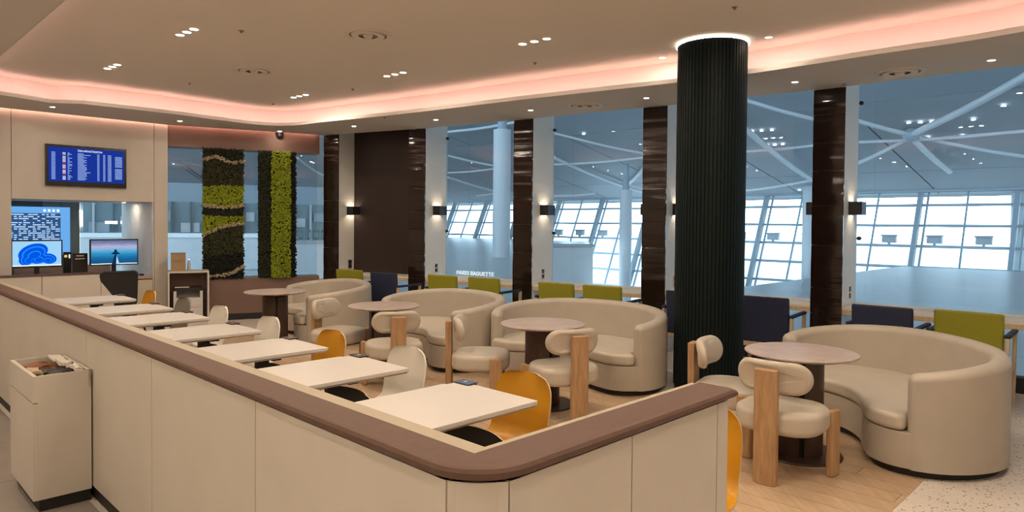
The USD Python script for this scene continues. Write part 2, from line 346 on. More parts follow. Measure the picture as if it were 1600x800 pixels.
# cream wall behind the desk: local x = n, y into the wall, z up -----------
WF = frame_xf(nt(0, TW), NV, -DV)
def wl(px, py, dt=0.0):
    p = hit(px, py, nt(0, TW + dt), DV); return float(np.dot(p, NV)), float(p[2])
wall = thing('wall_left', 'cream panelled wall with a wide desk opening', None, kind='structure')
n_a, n_b, n_c, n_d = wl(18, 300)[0], wl(238, 316)[0], wl(241, 300)[0], wl(262.5, 300)[0]
z_op = wl(133, 313)[1]
def wpan(x0, x1, z0, z1, mat='cream_panel', nm='panel', th=0.06): obj(nm, xf(bb(x0 + .003, x1 - .003, 0, th, z0, z1), WF), m_[mat], wall, smooth=False)
wpan(n_a, n_c, z_op, SOF + 0.13); wpan(n_c, n_d, 0, SOF + 0.13); wpan(n_b, n_c, 0, z_op)
for k in range(5): wpan(n_a - 1.1 * (k + 1), n_a - 1.1 * k, 0, SOF + .13)
obj('core', xf(cat(bb(-3.6, n_a, .06, .16, 0, SOF + .2), bb(n_a, n_c, .06, .2, z_op, SOF + .2), bb(n_c, n_d, .06, .9, 0, SOF + .2), bb(n_a, n_b, 0.06, .2, 0, .72)), WF), m_['cream_panel_warm'], wall, smooth=False)
obj('jamb', xf(cat(bb(n_b, n_b + .05, 0.06, 1.5, 0, z_op), bb(n_a - .05, n_a, 0.06, 1.5, 0, z_op + .3)), WF), m_['paint_white'], wall, smooth=False)
obj('opening_head', xf(bb(n_a - .05, n_b + .05, .2, 1.45, z_op, z_op + .04), WF), m_['paint_white'], wall, smooth=False)
obj('wash_strip', xf(bb(-3.4, n_d, -0.066, -0.058, SOF + 0.03, SOF + 0.05), WF), m_['wash_led'], wall, smooth=False, label='warm strip of light along the top of the wall')
obj('desk_front', xf(bb(n_a, n_b, 0.0, .06, 0, .70), WF), m_['cream_panel_warm'], wall, smooth=False)
# back of the niche: dark panels and a pane towards the hall
NB = 1.5
obj('niche_back', xf(cat(bb(n_a - .6, n_b - .62, NB, NB + .05, 0, z_op + .3), bb(n_b - .62, n_b + .1, NB, NB + .05, 0, .62)), WF), m_['hall_dark'], wall, smooth=False)
for k in range(2): obj('niche_panel', xf(bb(n_b - 1.12 + k * .25, n_b - .88 + k * .25, NB - .03, NB, .8, z_op + .1), WF), m_['hall_teal'], wall, smooth=False)
obj('pane', xf(bb(n_b - .60, n_b + .02, NB + .01, NB + .02, .62, z_op + .3), WF), m_['glass'], wall, smooth=False)

# brown wall with the moss columns --------------------------------------
md = (K0 - K1); ML = np.linalg.norm(md); md = md / ML; mn = np.array([-md[1], md[0], 0])
MF = frame_xf(K1, md, mn)
def ml(px, py):
    p = hit(px, py, K1, mn); return float(np.dot(p - K1, md)), float(p[2])
moss_wall = thing('wall_back', 'brown low wall and header around the moss columns', None, kind='structure')
zl, zh = ml(330, 436)[1], ml(390, 235)[1]
obj('low_wall', xf(bb(-.1, ML, 0, .28, 0.10, zl), MF), m_['brown_wall'], moss_wall, smooth=False)
obj('header', xf(bb(-.1, ML, 0, .28, zh, SOF + .13), MF), m_['brown_wall'], moss_wall, smooth=False)
obj('wash_strip', xf(bb(0, ML - .05, -0.066, -0.058, SOF + 0.03, SOF + 0.05), MF), m_['wash_led'], moss_wall, smooth=False, label='warm strip of light along the top of the header')
bsb = obj('baseboard_back', xf(bb(-.1, ML, -.01, .25, 0, 0.10), MF), m_['black_plinth'], None, smooth=False, label='black baseboard under the brown low wall', kind='structure')
w5 = thing('window_5', 'tall clear panes between the moss columns', None, kind='structure')
obj('pane', xf(bb(0, ML, .2, .21, zl, zh), MF), m_['glass'], w5, smooth=False)
obj('sill', xf(bb(0, ML, .02, .28, zl, zl + .015), MF), m_['metal_grey'], w5, smooth=False)

# piers, windows, counters -----------------------------------------------
names = ['in the far corner beside the moss columns', 'between the brown wall panel and the sign window', 'second dark pier left of the fluted column', 'just left of the fluted column', 'between the two navy chairs right of the column', 'beyond the right edge of the picture']
PWD, PDP, PHT = 0.31, 0.60, 4.1
PF = []
for i, p in enumerate(PIER):
    d = pdir(i); a = np.array([-d[1], d[0], 0]); T = frame_xf(p, d, a); PF.append(T)
    pier = thing('pier', 'glossy dark brown pier with white sides, ' + names[i], 'pillar', p, math.atan2(d[1], d[0]))
    obj('core', bb(-PWD/2, PWD/2, .02, PDP, 0, PHT), m_['paint_white'], pier, smooth=False)
    z = 0.0; r2 = random.Random(i); hs = []
    while z < SOF - .02:
        h = min(r2.uniform(.26, .48), SOF - .004 - z)
        if SOF - z - h < .15: h = SOF - .004 - z
        q = spline([(-PWD/2 - .004, .02), (-PWD/2 - .004, 0.0), (0, -.004), (PWD/2 + .004, 0.0), (PWD/2 + .004, .02)], 1, False)
        tilt = r2.uniform(-.004, .004)
        nn = 6; vv = []
        mesh = trimesh.creation.box([PWD + .008, .022, h - .003]); mesh = mesh.subdivide().subdivide()
        v = mesh.vertices.copy(); fr = v[:, 1] < 0; w = (v[:, 2] / (h / 2)) ** 2
        v[fr, 1] += tilt * v[fr, 2] / h * 2 + .006 * w[fr]; mesh.vertices = v; mesh.apply_translation([0, .004, z + h/2])
        obj('cladding_panel', mesh, m_['ripple'], pier, smooth=60); z += h
    def sconce(side, lab):
        s = thing('wall_sconce', lab, 'wall lamp', p + d * side * (PWD/2) + a * .32 + np.array([0, 0, 1.80]), math.atan2(d[1], d[0]), group=None)
        c = .066 * side
        obj('shade', cat(bb(c - .066, c + .066, -.10, -.094, -.07, .07), bb(c - .066, c + .066, .094, .10, -.07, .07), bb(c - .066, c - .060, -.10, .10, -.07, .07), bb(c + .060, c + .066, -.10, .10, -.07, .07), bb(c - .06, c + .06, -.094, .094, -.01, .01)), m_['black'], s, smooth=False)
        obj('lamp', bb(c - .04, c + .04, -.07, .07, .012, .02), m_['sconce_led'], s, smooth=False)
        obj('lamp', bb(c - .04, c + .04, -.07, .07, -.02, -.012), m_['sconce_led'], s, smooth=False)
    rs = ['beside the brown wall panel', 'on the pier left of the sign window', 'on the second pier left of the column', 'on the pier side touching the column', 'right side of the right pier', '']
    if i < 5: sconce(1, 'black box wall lamp, ' + rs[i])
    if i == 3: sconce(-1, 'black box wall lamp peeping out left of the pier by the column')
    if i == 4: sconce(-1, 'black box wall lamp on the left side of the pier right of the fluted column')
    if i == 5: sconce(-1, 'black box wall lamp cut by the right edge of the picture')
    if i < 5:
        o = thing('power_outlet', 'small black double outlet on white pier side, ' + ['below the corner wall lamp', 'left of the sign window', 'second pier left of the fluted column', 'hidden close to the fluted column', 'right of the fluted column'][i], 'outlet', p + d * (PWD/2) + a * .30 + np.array([0, 0, .88]), math.atan2(d[1], d[0]))
        obj('plate', bb(0, .010, -.045, .045, -.075, .075), m_['paint_white' if i else 'metal_grey'], o, smooth=False)
        for zz in (-.036, .036): obj('socket', bb(.009, .016, -.028, .028, zz - .028, zz + .028), m_['black'], o, smooth=False)
wn = 0
for i in range(6):
    A = PF[i]; p0 = PIER[i]; p1 = PIER[i + 1] if i < 5 else PEND
    a0 = A[:3, 1]; a1 = (PF[i + 1][:3, 1] if i < 5 else a0)
    d0 = pdir(i); d1 = pdir(i + 1) if i < 5 else pdir(i)
    q0 = p0 + d0 * PWD/2 ; q1 = p1 - d1 * (PWD/2)
    b0, b1 = q0 + a0 * (PDP - .03), q1 + a1 * (PDP - .03)
    dd = (b1 - b0); L = np.linalg.norm(dd); dd /= L; aa = np.array([-dd[1], dd[0], 0]); T = frame_xf(b0, dd, aa)
    if i == 0:
        pn = obj('wall_panel', xf(bb(0, L, -.16, -.10, .74, 4.0), T), m_['brown_panel'], None, smooth=False, label='large plain dark brown wall panel between the two corner piers', kind='structure')
    win = thing(f'window_{i + 1}' if i < 4 else f'window_{i + 2}', 'full-height frameless pane looking into the terminal hall', None, kind='structure')
    obj('pane', xf(bb(0, L, 0, .012, .10, 4.1), T), m_['glass'], win, smooth=False)
    obj('baseboard', xf(bb(0, L, -.12, .02, 0, .10 + .05), T), m_['black_plinth'], win, smooth=False)
    if i > 0:
        for zz in (1.47, 2.98):
            obj('clamp', xf(mv(lathe([(0, 0), (.022, 0), (.022, .03), (0, .03)], 12), 0.035, -.03, zz, rx=-math.pi/2), T), m_['black'], win)
    # window counter between the piers
    f0, f1 = q0 + a0 * .02, q1 + a1 * .02
    lab = ['corner window counter under the brown wall panel', 'window counter under the sign window', 'window counter with two olive chairs left of the fluted column', 'window counter behind the fluted column', 'window counter at the right edge of the picture', 'window counter outside the right edge'][i]
    ct = thing('window_counter', 'pale wood-edged ' + lab, 'counter')
    pg = Polygon([q[:2] for q in (f0 + dd * .004, f1 - dd * .004, b1 - aa * .015 - dd * .004, b0 - aa * .015 + dd * .004)])
    obj('top', poly(pg, .715, .74), m_['counter_white'], ct, smooth=False)
    fd = (f1 - f0); fl = np.linalg.norm(fd); fd /= fl; fa = np.array([-fd[1], fd[0], 0])
    obj('front_edge', xf(bb(.004, fl - .004, 0, .03, .665, .715), frame_xf(f0, fd, fa)), m_['wood_pale'], ct, smooth=False)
    obj('back_edge', xf(bb(.004, L - .004, -.04, -.012, .74, .75), T), m_['counter_white'], ct, smooth=False)
# sign lettering on the pane left of the second pier
p0, p1 = hit(711, 429, back[1], PF[1][:3, 1]), hit(771, 433, back[1], PF[1][:3, 1])
T = PF[1]; dsg = PF[2][:3, 3] - PF[1][:3, 3]; dsg /= np.linalg.norm(dsg)
tm = meshkit.text_mesh('PARIS BAGUETTE', 0.058, 0.004, bold=True)
Wd = tm.bounds[1][0]; tm.apply_scale([0.74 / Wd, 1, 1]); tm = mv(tm, rx=math.pi/2)
i = 1; b0 = PIER[1] + pdir(1) * PWD/2 + PF[1][:3, 1] * (PDP - .05); b1 = PIER[2] - pdir(2) * PWD/2 + PF[2][:3, 1] * (PDP - .05)
dd = (b1 - b0) / np.linalg.norm(b1 - b0); aa = np.array([-dd[1], dd[0], 0])
st = hit(713, 430, b0, aa); 
obj('shop_lettering', xf(mv(tm, 0, 0, 0), frame_xf(np.array([st[0], st[1], .775]), dd, aa)), m_['sign_white'], None, smooth=False, label='white letters PARIS BAGUETTE along the foot of a window', cat_='sign')
# enclosing walls behind the viewer
for nm, a, b in (('wall_rear', SW, SE), ('wall_right', SE, NE), ('wall_side', NE, PEND)):
    d = b - a; L = np.linalg.norm(d); d /= L
    obj(nm, xf(bb(0, L, -.1, 0, 0, SOF + .3), frame_xf(a, d, np.array([-d[1], d[0], 0]))), m_['cream_panel'], None, smooth=False, label='plain cream wall out of the picture', kind='structure')

# fluted column -----------------------------------------------------------
CX, CY, CR = 1.91, 6.62, 0.325
colm = thing('column', 'round dark green fluted column with a ring of light at its top', 'column', (CX, CY, 0))
NR = 58; prof = []
for k in range(NR):
    for da, rr in ((-.45, CR - .011), (-.34, CR - .001), (0, CR), (.34, CR - .001), (.45, CR - .011)):
        a = 2 * math.pi * (k + da) / NR; prof.append((rr * math.cos(a), rr * math.sin(a)))
obj('shaft', solid(np.array(prof), .06, CEIL - .03), m_['column_green'], colm, smooth=25)
obj('base_ring', lathe([(0, 0), (CR - .01, 0), (CR - .01, .06), (0, .06)], 64), m_['black_plinth'], colm)
obj('halo', lathe([(CR - .015, CEIL - .028), (CR + .018, CEIL - .028), (CR + .018, CEIL - .004), (CR - .015, CEIL - .004)], 64), m_['halo_led'], colm, label='glowing white ring at the head of the column')

# ------------------------------------------------------------------ low partition
part = thing('partition', 'low cream panelled partition with a rounded brown handrail around the tables', 'partition')
n0, t1 = 1.10, -1.19           # outer faces
TL = -11.2; CRn = 0.16
def part_path(off, closed_end=2.36):
    # outline offset inwards by off, from far left to the short end
    r = max(CRn - off, 0.02); pts = [nt(n0 + off, TL)]
    c = nt(n0 + CRn, t1 - CRn)
    for k in range(13):
        a = math.pi/2 * k / 12; pts.append(c + (-NV * math.cos(a) + DV * math.sin(a)) * r)
    pts.append(nt(closed_end, t1 - off)); return np.array(pts)[:, :2]
def band(o0, o1, z0, z1, e=2.36): return poly(Polygon(np.vstack([part_path(o0, e), part_path(o1, e)[::-1]])), z0, z1)
obj('core', band(.02, .10, .0, .95, 2.33), m_['seam'], part, smooth=False)
seams = [n for n in (-11.2,)]
pt = lambda px, py: float(np.dot(hit(px, py, nt(n0, 0), NV), DV))
cuts = [TL, -10.1, -9.0, -7.9, pt(40, 560), pt(135, 560), pt(237, 700), pt(399, 700), pt(697, 780)]
for a, b in zip(cuts[:-1], cuts[1:]):
    obj('panel', xf(bx(.024, b - a - .005, .876), frame_xf(nt(n0 + .012, (a + b)/2, .08), NV, DV)), m_['cream_panel'], part, smooth=False)
cor = [nt(n0, cuts[-1] + .004)] + [nt(n0 + CRn, t1 - CRn) + (-NV * math.cos(a) + DV * math.sin(a)) * CRn for a in np.linspace(0, math.pi/2, 13)]
nn_ = lambda px, py: float(np.dot(hit(px, py, nt(0, t1), DV), NV))
c1 = nn_(796, 780)
cor.append(nt(c1 - .004, t1)); corn = [nt(n0 + .024, cuts[-1] + .004)] + [nt(n0 + CRn, t1 - CRn) + (-NV * math.cos(a) + DV * math.sin(a)) * (CRn - .024) for a in np.linspace(0, math.pi/2, 13)] + [nt(c1 - .004, t1 - .024)]
obj('corner_panel', poly(Polygon(np.vstack([np.array(cor)[:, :2], np.array(corn)[::-1, :2]])), .08, .956), m_['cream_panel'], part, smooth=40)
nc = [c1, nn_(988, 700), nn_(1121, 660), 2.35]
for a, b in zip(nc[:-1], nc[1:]):
    obj('panel', xf(bx(b - a - .005, .024, .876), frame_xf(nt((a + b)/2, t1 - .012, .08), NV, DV)), m_['cream_panel'], part, smooth=False)
obj('end_panel', xf(bx(.02, .15, .956), frame_xf(nt(2.355, t1 - .08, 0.0), NV, DV)), m_['cream_panel'], part, smooth=False)
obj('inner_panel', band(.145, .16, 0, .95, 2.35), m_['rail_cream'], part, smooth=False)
obj('toe_kick', band(.014, .02, 0, .08, 2.33), m_['black_plinth'], part, smooth=False)
obj('shadow_gap', band(.012, .10, .955, .966, 2.35), m_['seam'], part, smooth=False)
# handrail: thin rounded profile; the long run is narrower than the short one
NI, TI = 1.207, -1.318
prof = [(-.012, .966), (-.017, .972), (-.017, .984), (-.010, .993), (.004, .997)]
stn = [part_path(o, 2.38) for o, _ in prof]; K = len(stn[0])
inn = np.array([nt(NI, TL)] + [nt(NI, TI)] * (K - 2) + [nt(2.38, TI)])[:, :2]
rings = [np.array([[*stn[j][k], prof[j][1]] for j in range(len(prof))] + [[*inn[k], .997], [*inn[k], .966]]) for k in range(K)]
e2 = rings[-1].copy() + NV[None] * .02; e2[:, 2] = .97 + (e2[:, 2] - .97) * .7
obj('handrail', loft(rings + [e2]), m_['rail_brown'], part, smooth=25)
st_ = Polygon([q[:2] for q in (nt(NI + .001, TL), nt(NI + .001, TI - .001), nt(2.36, TI - .001), nt(2.36, TI - .026), nt(1.268, TI - .026), nt(1.268, TL))])
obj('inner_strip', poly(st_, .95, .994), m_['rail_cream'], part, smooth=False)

# ------------------------------------------------------------------ cafe tables along the partition
def build_cafe_table(loc, rz, label, group):
    # local +Y = NV (into the room), +X = DV
    t = thing('cafe_table', label, 'table', loc, rz, group)
    W, D = .295, .335
    out = [(W, -D), (W, D), (-W + .13, D), (-W + .13, D - .045), (-W + .02, D - .045), (-W + .02, D - .10), (-W, D - .10), (-W, -D)]
    o = Polygon(out).buffer(-.006).buffer(.006, quad_segs=3)
    p = ccw(np.array(o.exterior.coords)[:-1]); p = resample(p, 220)
    obj('tabletop', solid(p, .718, .74, .003, 2), m_['table_white'], t, smooth=30)
    obj('underside', poly(o.buffer(-.01), .708, .718), m_['table_edge'], t, smooth=False)
    u = obj('power_unit', rbox(.112, .07, .05, .006, -W + .072, D - .012, .692), m_['black_gloss'], t)
    obj('post', bb(-.035, .035, -.035, .035, .02, .70), m_['black'], t, smooth=False)
    obj('arm', cat(bb(-.22, .22, -.03, .03, .685, .708), bb(-.03, .03, -.26, .26, .685, .708)), m_['black'], t, smooth=False)
    obj('foot', rbox(.14, .42, .018, .006), m_['black'], t)
    return t
ct = Kind(build_cafe_table)
TT = [-2.525, -3.555, -4.47, -5.465, -6.47, -7.37, -8.475]
TN = 2.125
tl = ['the nearest of the white tables, in the corner of the partition', 'second from the partition corner', 'third from the partition corner, with a yellow chair', 'fourth from the partition corner', 'fifth from the partition corner', 'sixth from the partition corner', 'farthest of the row, in front of the reception counter']
ryaw = yaw_of(NV)
for k, t in enumerate(TT):
    o = ct.put(nt(TN, t), ryaw, 'white square cafe table, ' + tl[k])
    pu = thing('charging_pad', ('blue topped' if k == 0 else 'dark') + ' charging pad in the notch at the corner of the ' + ['nearest', 'second nearest', 'third nearest', 'fourth nearest', 'fifth nearest', 'sixth nearest', 'farthest'][k] + ' white table', 'charging pad', nt(TN, t), ryaw)
    obj('pad', rbox(.116, .078, .006, .002, -.223, .323, .742), MAT.setdefault('pad_blue', M('pad_blue', (0.05, 0.085, 0.17), .4)) if k == 0 else m_['bronze'], pu)
    if k < 4: obj('mark', mv(meshkit.text_mesh('E', .02, .001, True), -.232, .312, .748), m_['paper'], pu, smooth=False)

# moulded shell chairs --------------------------------------------------------
def shell_mesh(low=False):
    prof = np.array([(.235, .425), (.225, .452), (.16, .462), (.05, .448), (-.06, .440), (-.145, .452), (-.195, .49), (-.215, .545), (-.232, .61), (-.246, .67)] if low else [(.235, .425), (.225, .452), (.16, .462), (.05, .448), (-.06, .440), (-.145, .452), (-.195, .49), (-.222, .56), (-.240, .64), (-.258, .72), (-.275, .80)])
    pr = spline(prof, 6, closed=False); n = len(pr); s = np.r_[0, np.cumsum(np.linalg.norm(np.diff(pr, axis=0), axis=1))]; s /= s[-1]
    wid = np.interp(s, [0, .12, .35, .5, .6, .8, 1], [.225, .235, .235, .215, .20, .205, .185])
    for e, rr, cut in ((s * 1.0, .10, .085), ((1 - s), .07 if low else .12, .05 if low else .085)):
        k = np.clip(e / rr, 0, 1); wid = wid - cut * (1 - np.sqrt(np.maximum(0, 1 - (1 - k) ** 2)))
    if low: wid = wid * 1.15
    J = 15; g = np.linspace(-1, 1, J)
    tan = np.gradient(pr, axis=0); tan /= np.linalg.norm(tan, axis=1, keepdims=True); nor = np.stack([-tan[:, 1], tan[:, 0]], 1) * -1   # (y,z)
    P = np.zeros((n, J, 3)); Nn = np.zeros((n, J, 3))
    for i in range(n):
        dish = .012 + .03 * np.clip((s[i] - .45) / .3, 0, 1)
        for j in range(J):
            off = dish * g[j] ** 2
            # towards the sitter
            P[i, j] = (wid[i] * g[j], pr[i, 0] + off * -nor[i, 0] * -1 * (1 if s[i] > .45 else 0), pr[i, 1] + (off * .6 if s[i] <= .45 else 0))
            if s[i] > .45: P[i, j, 1] = pr[i, 0] + off
            Nn[i, j] = (0, nor[i, 0], nor[i, 1])
    th = .011
    A, B = P + Nn * th / 2, P - Nn * th / 2
    def grid(Q): 
        f = []
        for i in range(n - 1):
            for j in range(J - 1):
                a = i * J + j; f += [(a, a + 1, a + J + 1), (a, a + J + 1, a + J)]
        return Q.reshape(-1, 3), np.array(f)
    va, fa = grid(A); vb, fb = grid(B)
    body = trimesh.Trimesh(np.vstack([va, vb]), np.vstack([fa, fb[:, ::-1] + len(va)]), process=False)
    loop = [(i, 0) for i in range(n)] + [(n - 1, j) for j in range(1, J)] + [(i, J - 1) for i in range(n - 2, -1, -1)] + [(0, j) for j in range(J - 2, 0, -1)]
    v = []; f = []
    for i, j in loop: v += [A[i, j] * 1.0, B[i, j] * 1.0]
    m = len(loop)
    for k in range(m):
        a, b = 2 * k, 2 * ((k + 1) % m); f += [(a, b, b + 1), (a, b + 1, a + 1)]
    return body, trimesh.Trimesh(v, f, process=False)
SHELL, RIM = shell_mesh(); LOWSHELL, LOWRIM = shell_mesh(True)
def shell_builder(mat, colour, rim):
    def build(loc, rz, label, group):
        t = thing('shell_chair', label, 'chair', loc, rz, group)
        low = colour == 'black'; s = obj('shell', LOWSHELL if low else SHELL, m_[mat], t, smooth=50); obj('edge', LOWRIM if low else RIM, m_[rim], s, smooth=50)
        for sx in (-1, 1):
            obj('leg', tube([(sx * .15, .13, .435), (sx * .20, .19, .0)], .011), m_['black'], t)
            obj('leg', tube([(sx * .15, -.11, .435), (sx * .20, -.20, .0)], .011), m_['black'], t)
        obj('frame', cat(tube([(-.15, .13, .43), (.15, .13, .43)], .01), tube([(-.15, -.11, .43), (.15, -.11, .43)], .01), tube([(-.15, -.11, .43), (-.15, .13, .43)], .01), tube([(.15, -.11, .43), (.15, .13, .43)], .01)), m_['black'], t)
        return t
    return Kind(build)
SC = {'yellow': shell_builder('shell_yellow', 'yellow', 'ply_edge'), 'white': shell_builder('shell_white', 'white', 'shell_white'), 'grey': shell_builder('shell_grey', 'grey', 'shell_grey'), 'black': shell_builder('shell_black', 'black', 'ply_edge')}
for k, (t, c, lab) in enumerate(zip(TT, ['yellow', 'white', 'yellow', 'white', 'white', 'grey', 'yellow'],
    ['yellow moulded chair at the nearest white table', 'white moulded chair at the second nearest white table', 'yellow moulded chair at the third nearest white table, half hidden', 'white moulded chair at the fourth nearest white table',
     'white moulded chair at the fifth nearest white table', 'grey moulded chair in front of the printer cabinet', 'yellow moulded chair at the farthest white table'])):
    SC[c].put(nt(2.43, t + (.12 if k == 6 else .02)), yaw_of(-NV), lab)
o = SC['yellow'].put(nt(2.56, -1.52), yaw_of(-NV + DV * .1), 'yellow moulded chair just past the end of the partition, mostly hidden')
for k, t in enumerate(TT[:5]):
    SC['black'].put(nt(1.865, t + .28), yaw_of(-NV), 'low black moulded chair between the partition and the ' + ['nearest', 'second nearest', 'third nearest', 'fourth nearest', 'fifth nearest'][k] + ' white table')

# ------------------------------------------------------------------ curved sofas
def build_sofa(loc, rz, label, group):
    # local +Y = open side
    t = thing('curved_sofa', label, 'sofa', loc, rz, group)
    half = [(0, .10), (.22, .145), (.42, .25), (.60, .305), (.78, .25), (.92, .06), (.945, -.20), (.84, -.48), (.58, -.70), (.28, -.79)]
    pts = half + [(0, -.81)] + [(-x, y) for x, y in half[:0:-1]]
    pts = [(x, y) for x, y in pts]
    P = resample(ccw(spline(pts, 14)), 260)
    obj('plinth', solid(inset(P, .05), 0, .055), m_['black_plinth'], t)
    obj('body', solid(inset(P, .006), .05, .285, .012, 2), m_['leather'], t)
    # backrest band along the rear of the outline
    top = np.argmax(P[:, 0] * 0 + (P[:, 1] > 0) * 1)
    ang = np.arctan2(P[:, 1] + .22, P[:, 0])           # 0 right, +90 front
    keep = np.where((ang < .50) | (ang > math.pi - .50))[0]
    order = np.argsort((ang[keep] - (math.pi - .50)) % (2 * math.pi)); idx = keep[order]
    path = P[idx]; tg = np.gradient(path, axis=0); tg /= np.linalg.norm(tg, axis=1, keepdims=True)
    nin = np.stack([-tg[:, 1], tg[:, 0]], 1)
    s = np.r_[0, np.cumsum(np.linalg.norm(np.diff(path, axis=0), axis=1))]; S = s[-1]
    TH, RE = .125, .055; rings = []
    for i in range(len(path)):
        e = min(s[i], S - s[i]); k = 1 if e >= RE else math.sqrt(max(0, 1 - ((RE - e) / RE) ** 2)) * .93 + .07
        u = abs(s[i] / S - .5) * 2; ztop = .655 + .115 * (1 - u ** 2.2) ** 1.0 - (1 - k) * .04
        th = TH * k; o = (TH - th) / 2; rad = min(.052, th / 2 * .95)
        prof = [(0, .05)]
        for a in np.linspace(0, math.pi/2, 5): prof.append((rad * (1 - math.cos(a)), ztop - rad + rad * math.sin(a)))
        for a in np.linspace(0, math.pi/2, 5): prof.append((th - rad + rad * math.sin(a), ztop - rad + rad * math.cos(a)))
        prof.append((th, .05))
        rings.append([[*(path[i] + nin[i] * (o + x)), z] for x, z in prof])
    obj('backrest', loft(rings), m_['leather'], t, smooth=50)
    inner = np.array([np.array(r[-1][:2]) for r in rings])
    foot = Polygon(np.vstack([path + -nin * .05, (path + nin * (TH - .012))[::-1]])).buffer(0)
    cu = Polygon(inset(P, -.004)).difference(foot.buffer(.002))
    if hasattr(cu, 'geoms'): cu = max(cu.geoms, key=lambda g: g.area)
    cu = cu.buffer(-.05).buffer(.05)
    C = resample(ccw(np.array(cu.exterior.coords)[:-1]), 220)
    obj('seat_cushion', solid(C, .288, .395, .032, 4), m_['leather_light'], t, smooth=60)
    return t
sofa = Kind(build_sofa)
def put_sofa(pr, pl, label):
    pr, pl = np.array([*pr, 0.]), np.array([*pl, 0.]); v = pr - pl; v /= np.linalg.norm(v)
    a = np.array([v[1], -v[0], 0])          # right-hand lobe at local -X when +Y looks to the viewer
    sofa.put((pr + pl) / 2, yaw_of(a), label)
put_sofa((2.72, 4.58), (2.60, 5.80), 'curved cream sofa, the nearest one on the right, by the fluted column')
put_sofa((1.13, 6.60), (0.06, 7.30), 'curved cream sofa in the middle, just left of the fluted column')
put_sofa((-0.60, 7.53), (-1.36, 8.54), 'curved cream sofa third from the right, behind two lounge chairs')
put_sofa((-2.55, 8.98), (-3.06, 10.0), 'farthest curved cream sofa beside the moss columns')

# round tables --------------------------------------------------------------
def build_round(loc, rz, label, group):
    t = thing('round_table', label, 'table', loc, rz, group)
    obj('tabletop', lathe([(0, .694), (.33, .694), (.366, .704), (.375, .712), (.375, .718), (.371, .722), (0, .722)], 72), m_['stone_top'], t, smooth=30)
    for s in (0, 1, 2):
        a0 = s * 2 * math.pi / 3
        arc = [(.155 * math.cos(a0 + a), .155 * math.sin(a0 + a)) for a in np.linspace(.10, 2*math.pi/3 - .10, 12)]
        arc2 = [(.135 * math.cos(a0 + a), .135 * math.sin(a0 + a)) for a in np.linspace(.10, 2*math.pi/3 - .10, 12)]
        obj('pedestal_panel', poly(Polygon(arc + arc2[::-1]), .014, .66), m_['bronze'], t, smooth=40)
    obj('spindle', lathe([(0, .01), (.035, .01), (.035, .695), (0, .695)], 16), m_['metal_grey'], t)
    obj('pedestal_core', lathe([(0, .014), (.125, .014), (.125, .655), (0, .655)], 24), m_['black_plinth'], t)
    obj('base_plate', lathe([(0, 0), (.28, 0), (.285, .006), (.28, .014), (0, .014)], 48), m_['bronze'], t)
    return t
rt = Kind(build_round)
for (px, py), lab in zip(((1251, 549), (848, 505), (600, 477), (430, 455)), ('nearest round table, in front of the sofa on the right', 'round table in front of the middle sofa', 'round table third from the right, behind a lounge chair', 'farthest round table, in front of the brown low wall')):
    rt.put(at(px, py, .72) * np.array([1, 1, 0]), rng.random() * 2, 'stone-brown ' + lab)

# lounge chairs ----------------------------------------------------------------
def build_lounge(loc, rz, label, group):
    t = thing('lounge_chair', label, 'chair', loc, rz, group)
    q = rrect(.54, .52, .19, 9); q = resample(ccw(q), 96)
    q[:, 1] += np.where(q[:, 1] > 0, -.02 * (q[:, 0] / .27) ** 2, 0)
    obj('seat', solid(q, .30, .445, .042, 4, dome=.008), m_['leather_light'], t, smooth=60)
    # pill backrest, bent round the sitter
    st = ccw(resample(rrect(.47, .205, .10, 10), 96)); b = solid(st, -.033, .033, .028, 4).subdivide()
    v = b.vertices.copy(); x, h, y = v[:, 0].copy(), v[:, 1].copy(), v[:, 2].copy()
    b.vertices = np.stack([x, -.215 + y + 1.15 * x * x - h * .12, .655 + h], 1); b.invert() if b.volume < 0 else None
    obj('backrest', b, m_['leather_light'], t, smooth=60)
    lg = np.array([(-.07, -.02), (-.045, -.032), (.045, -.032), (.07, -.02), (.07, .022), (-.07, .022)])
    L = solid(lg, 0, .715, .004, 1); v = L.vertices.copy(); v[:, 1] += np.interp(v[:, 2], [0, .35, .72], [-.285, -.272, -.292]); L.vertices = v
    obj('rear_leg', L, m_['wood_leg'], t, smooth=20)
    for s in (-1, 1):
        obj('front_leg', mv(solid(resample(ccw(rrect(.048, .115, .020, 4)), 32), 0, .425, .012, 2), s * .268, .150, 0, rz=-s * .18), m_['wood_leg'], t, smooth=40)
    return t
lc = Kind(build_lounge)
def put_lounge(rear, fwd, label):
    f = np.array([*fwd, 0.]); f /= np.linalg.norm(f); p = np.array([*rear, 0.]) + f * .285
    lc.put(p, yaw_of(f), label)
put_lounge((1.585, 4.22), (.66, .75), 'cream lounge chair in the right foreground, its broad wooden back leg towards us')
put_lounge((1.39, 5.17), (.85, -.52), 'cream lounge chair behind the end of the partition, seen side-on by the column')
put_lounge((0.545, 5.42), (-.40, .92), 'cream lounge chair with its back to us at the middle round table')
put_lounge((-0.555, 6.20), (1.0, -.03), 'cream lounge chair seen side-on, facing the middle round table')
put_lounge((-1.06, 6.42), (-.32, .95), 'cream lounge chair with its back to us left of centre, behind a white chair')
put_lounge((-2.14, 7.52), (.93, -.36), 'farthest cream lounge chair, by the farthest sofa')

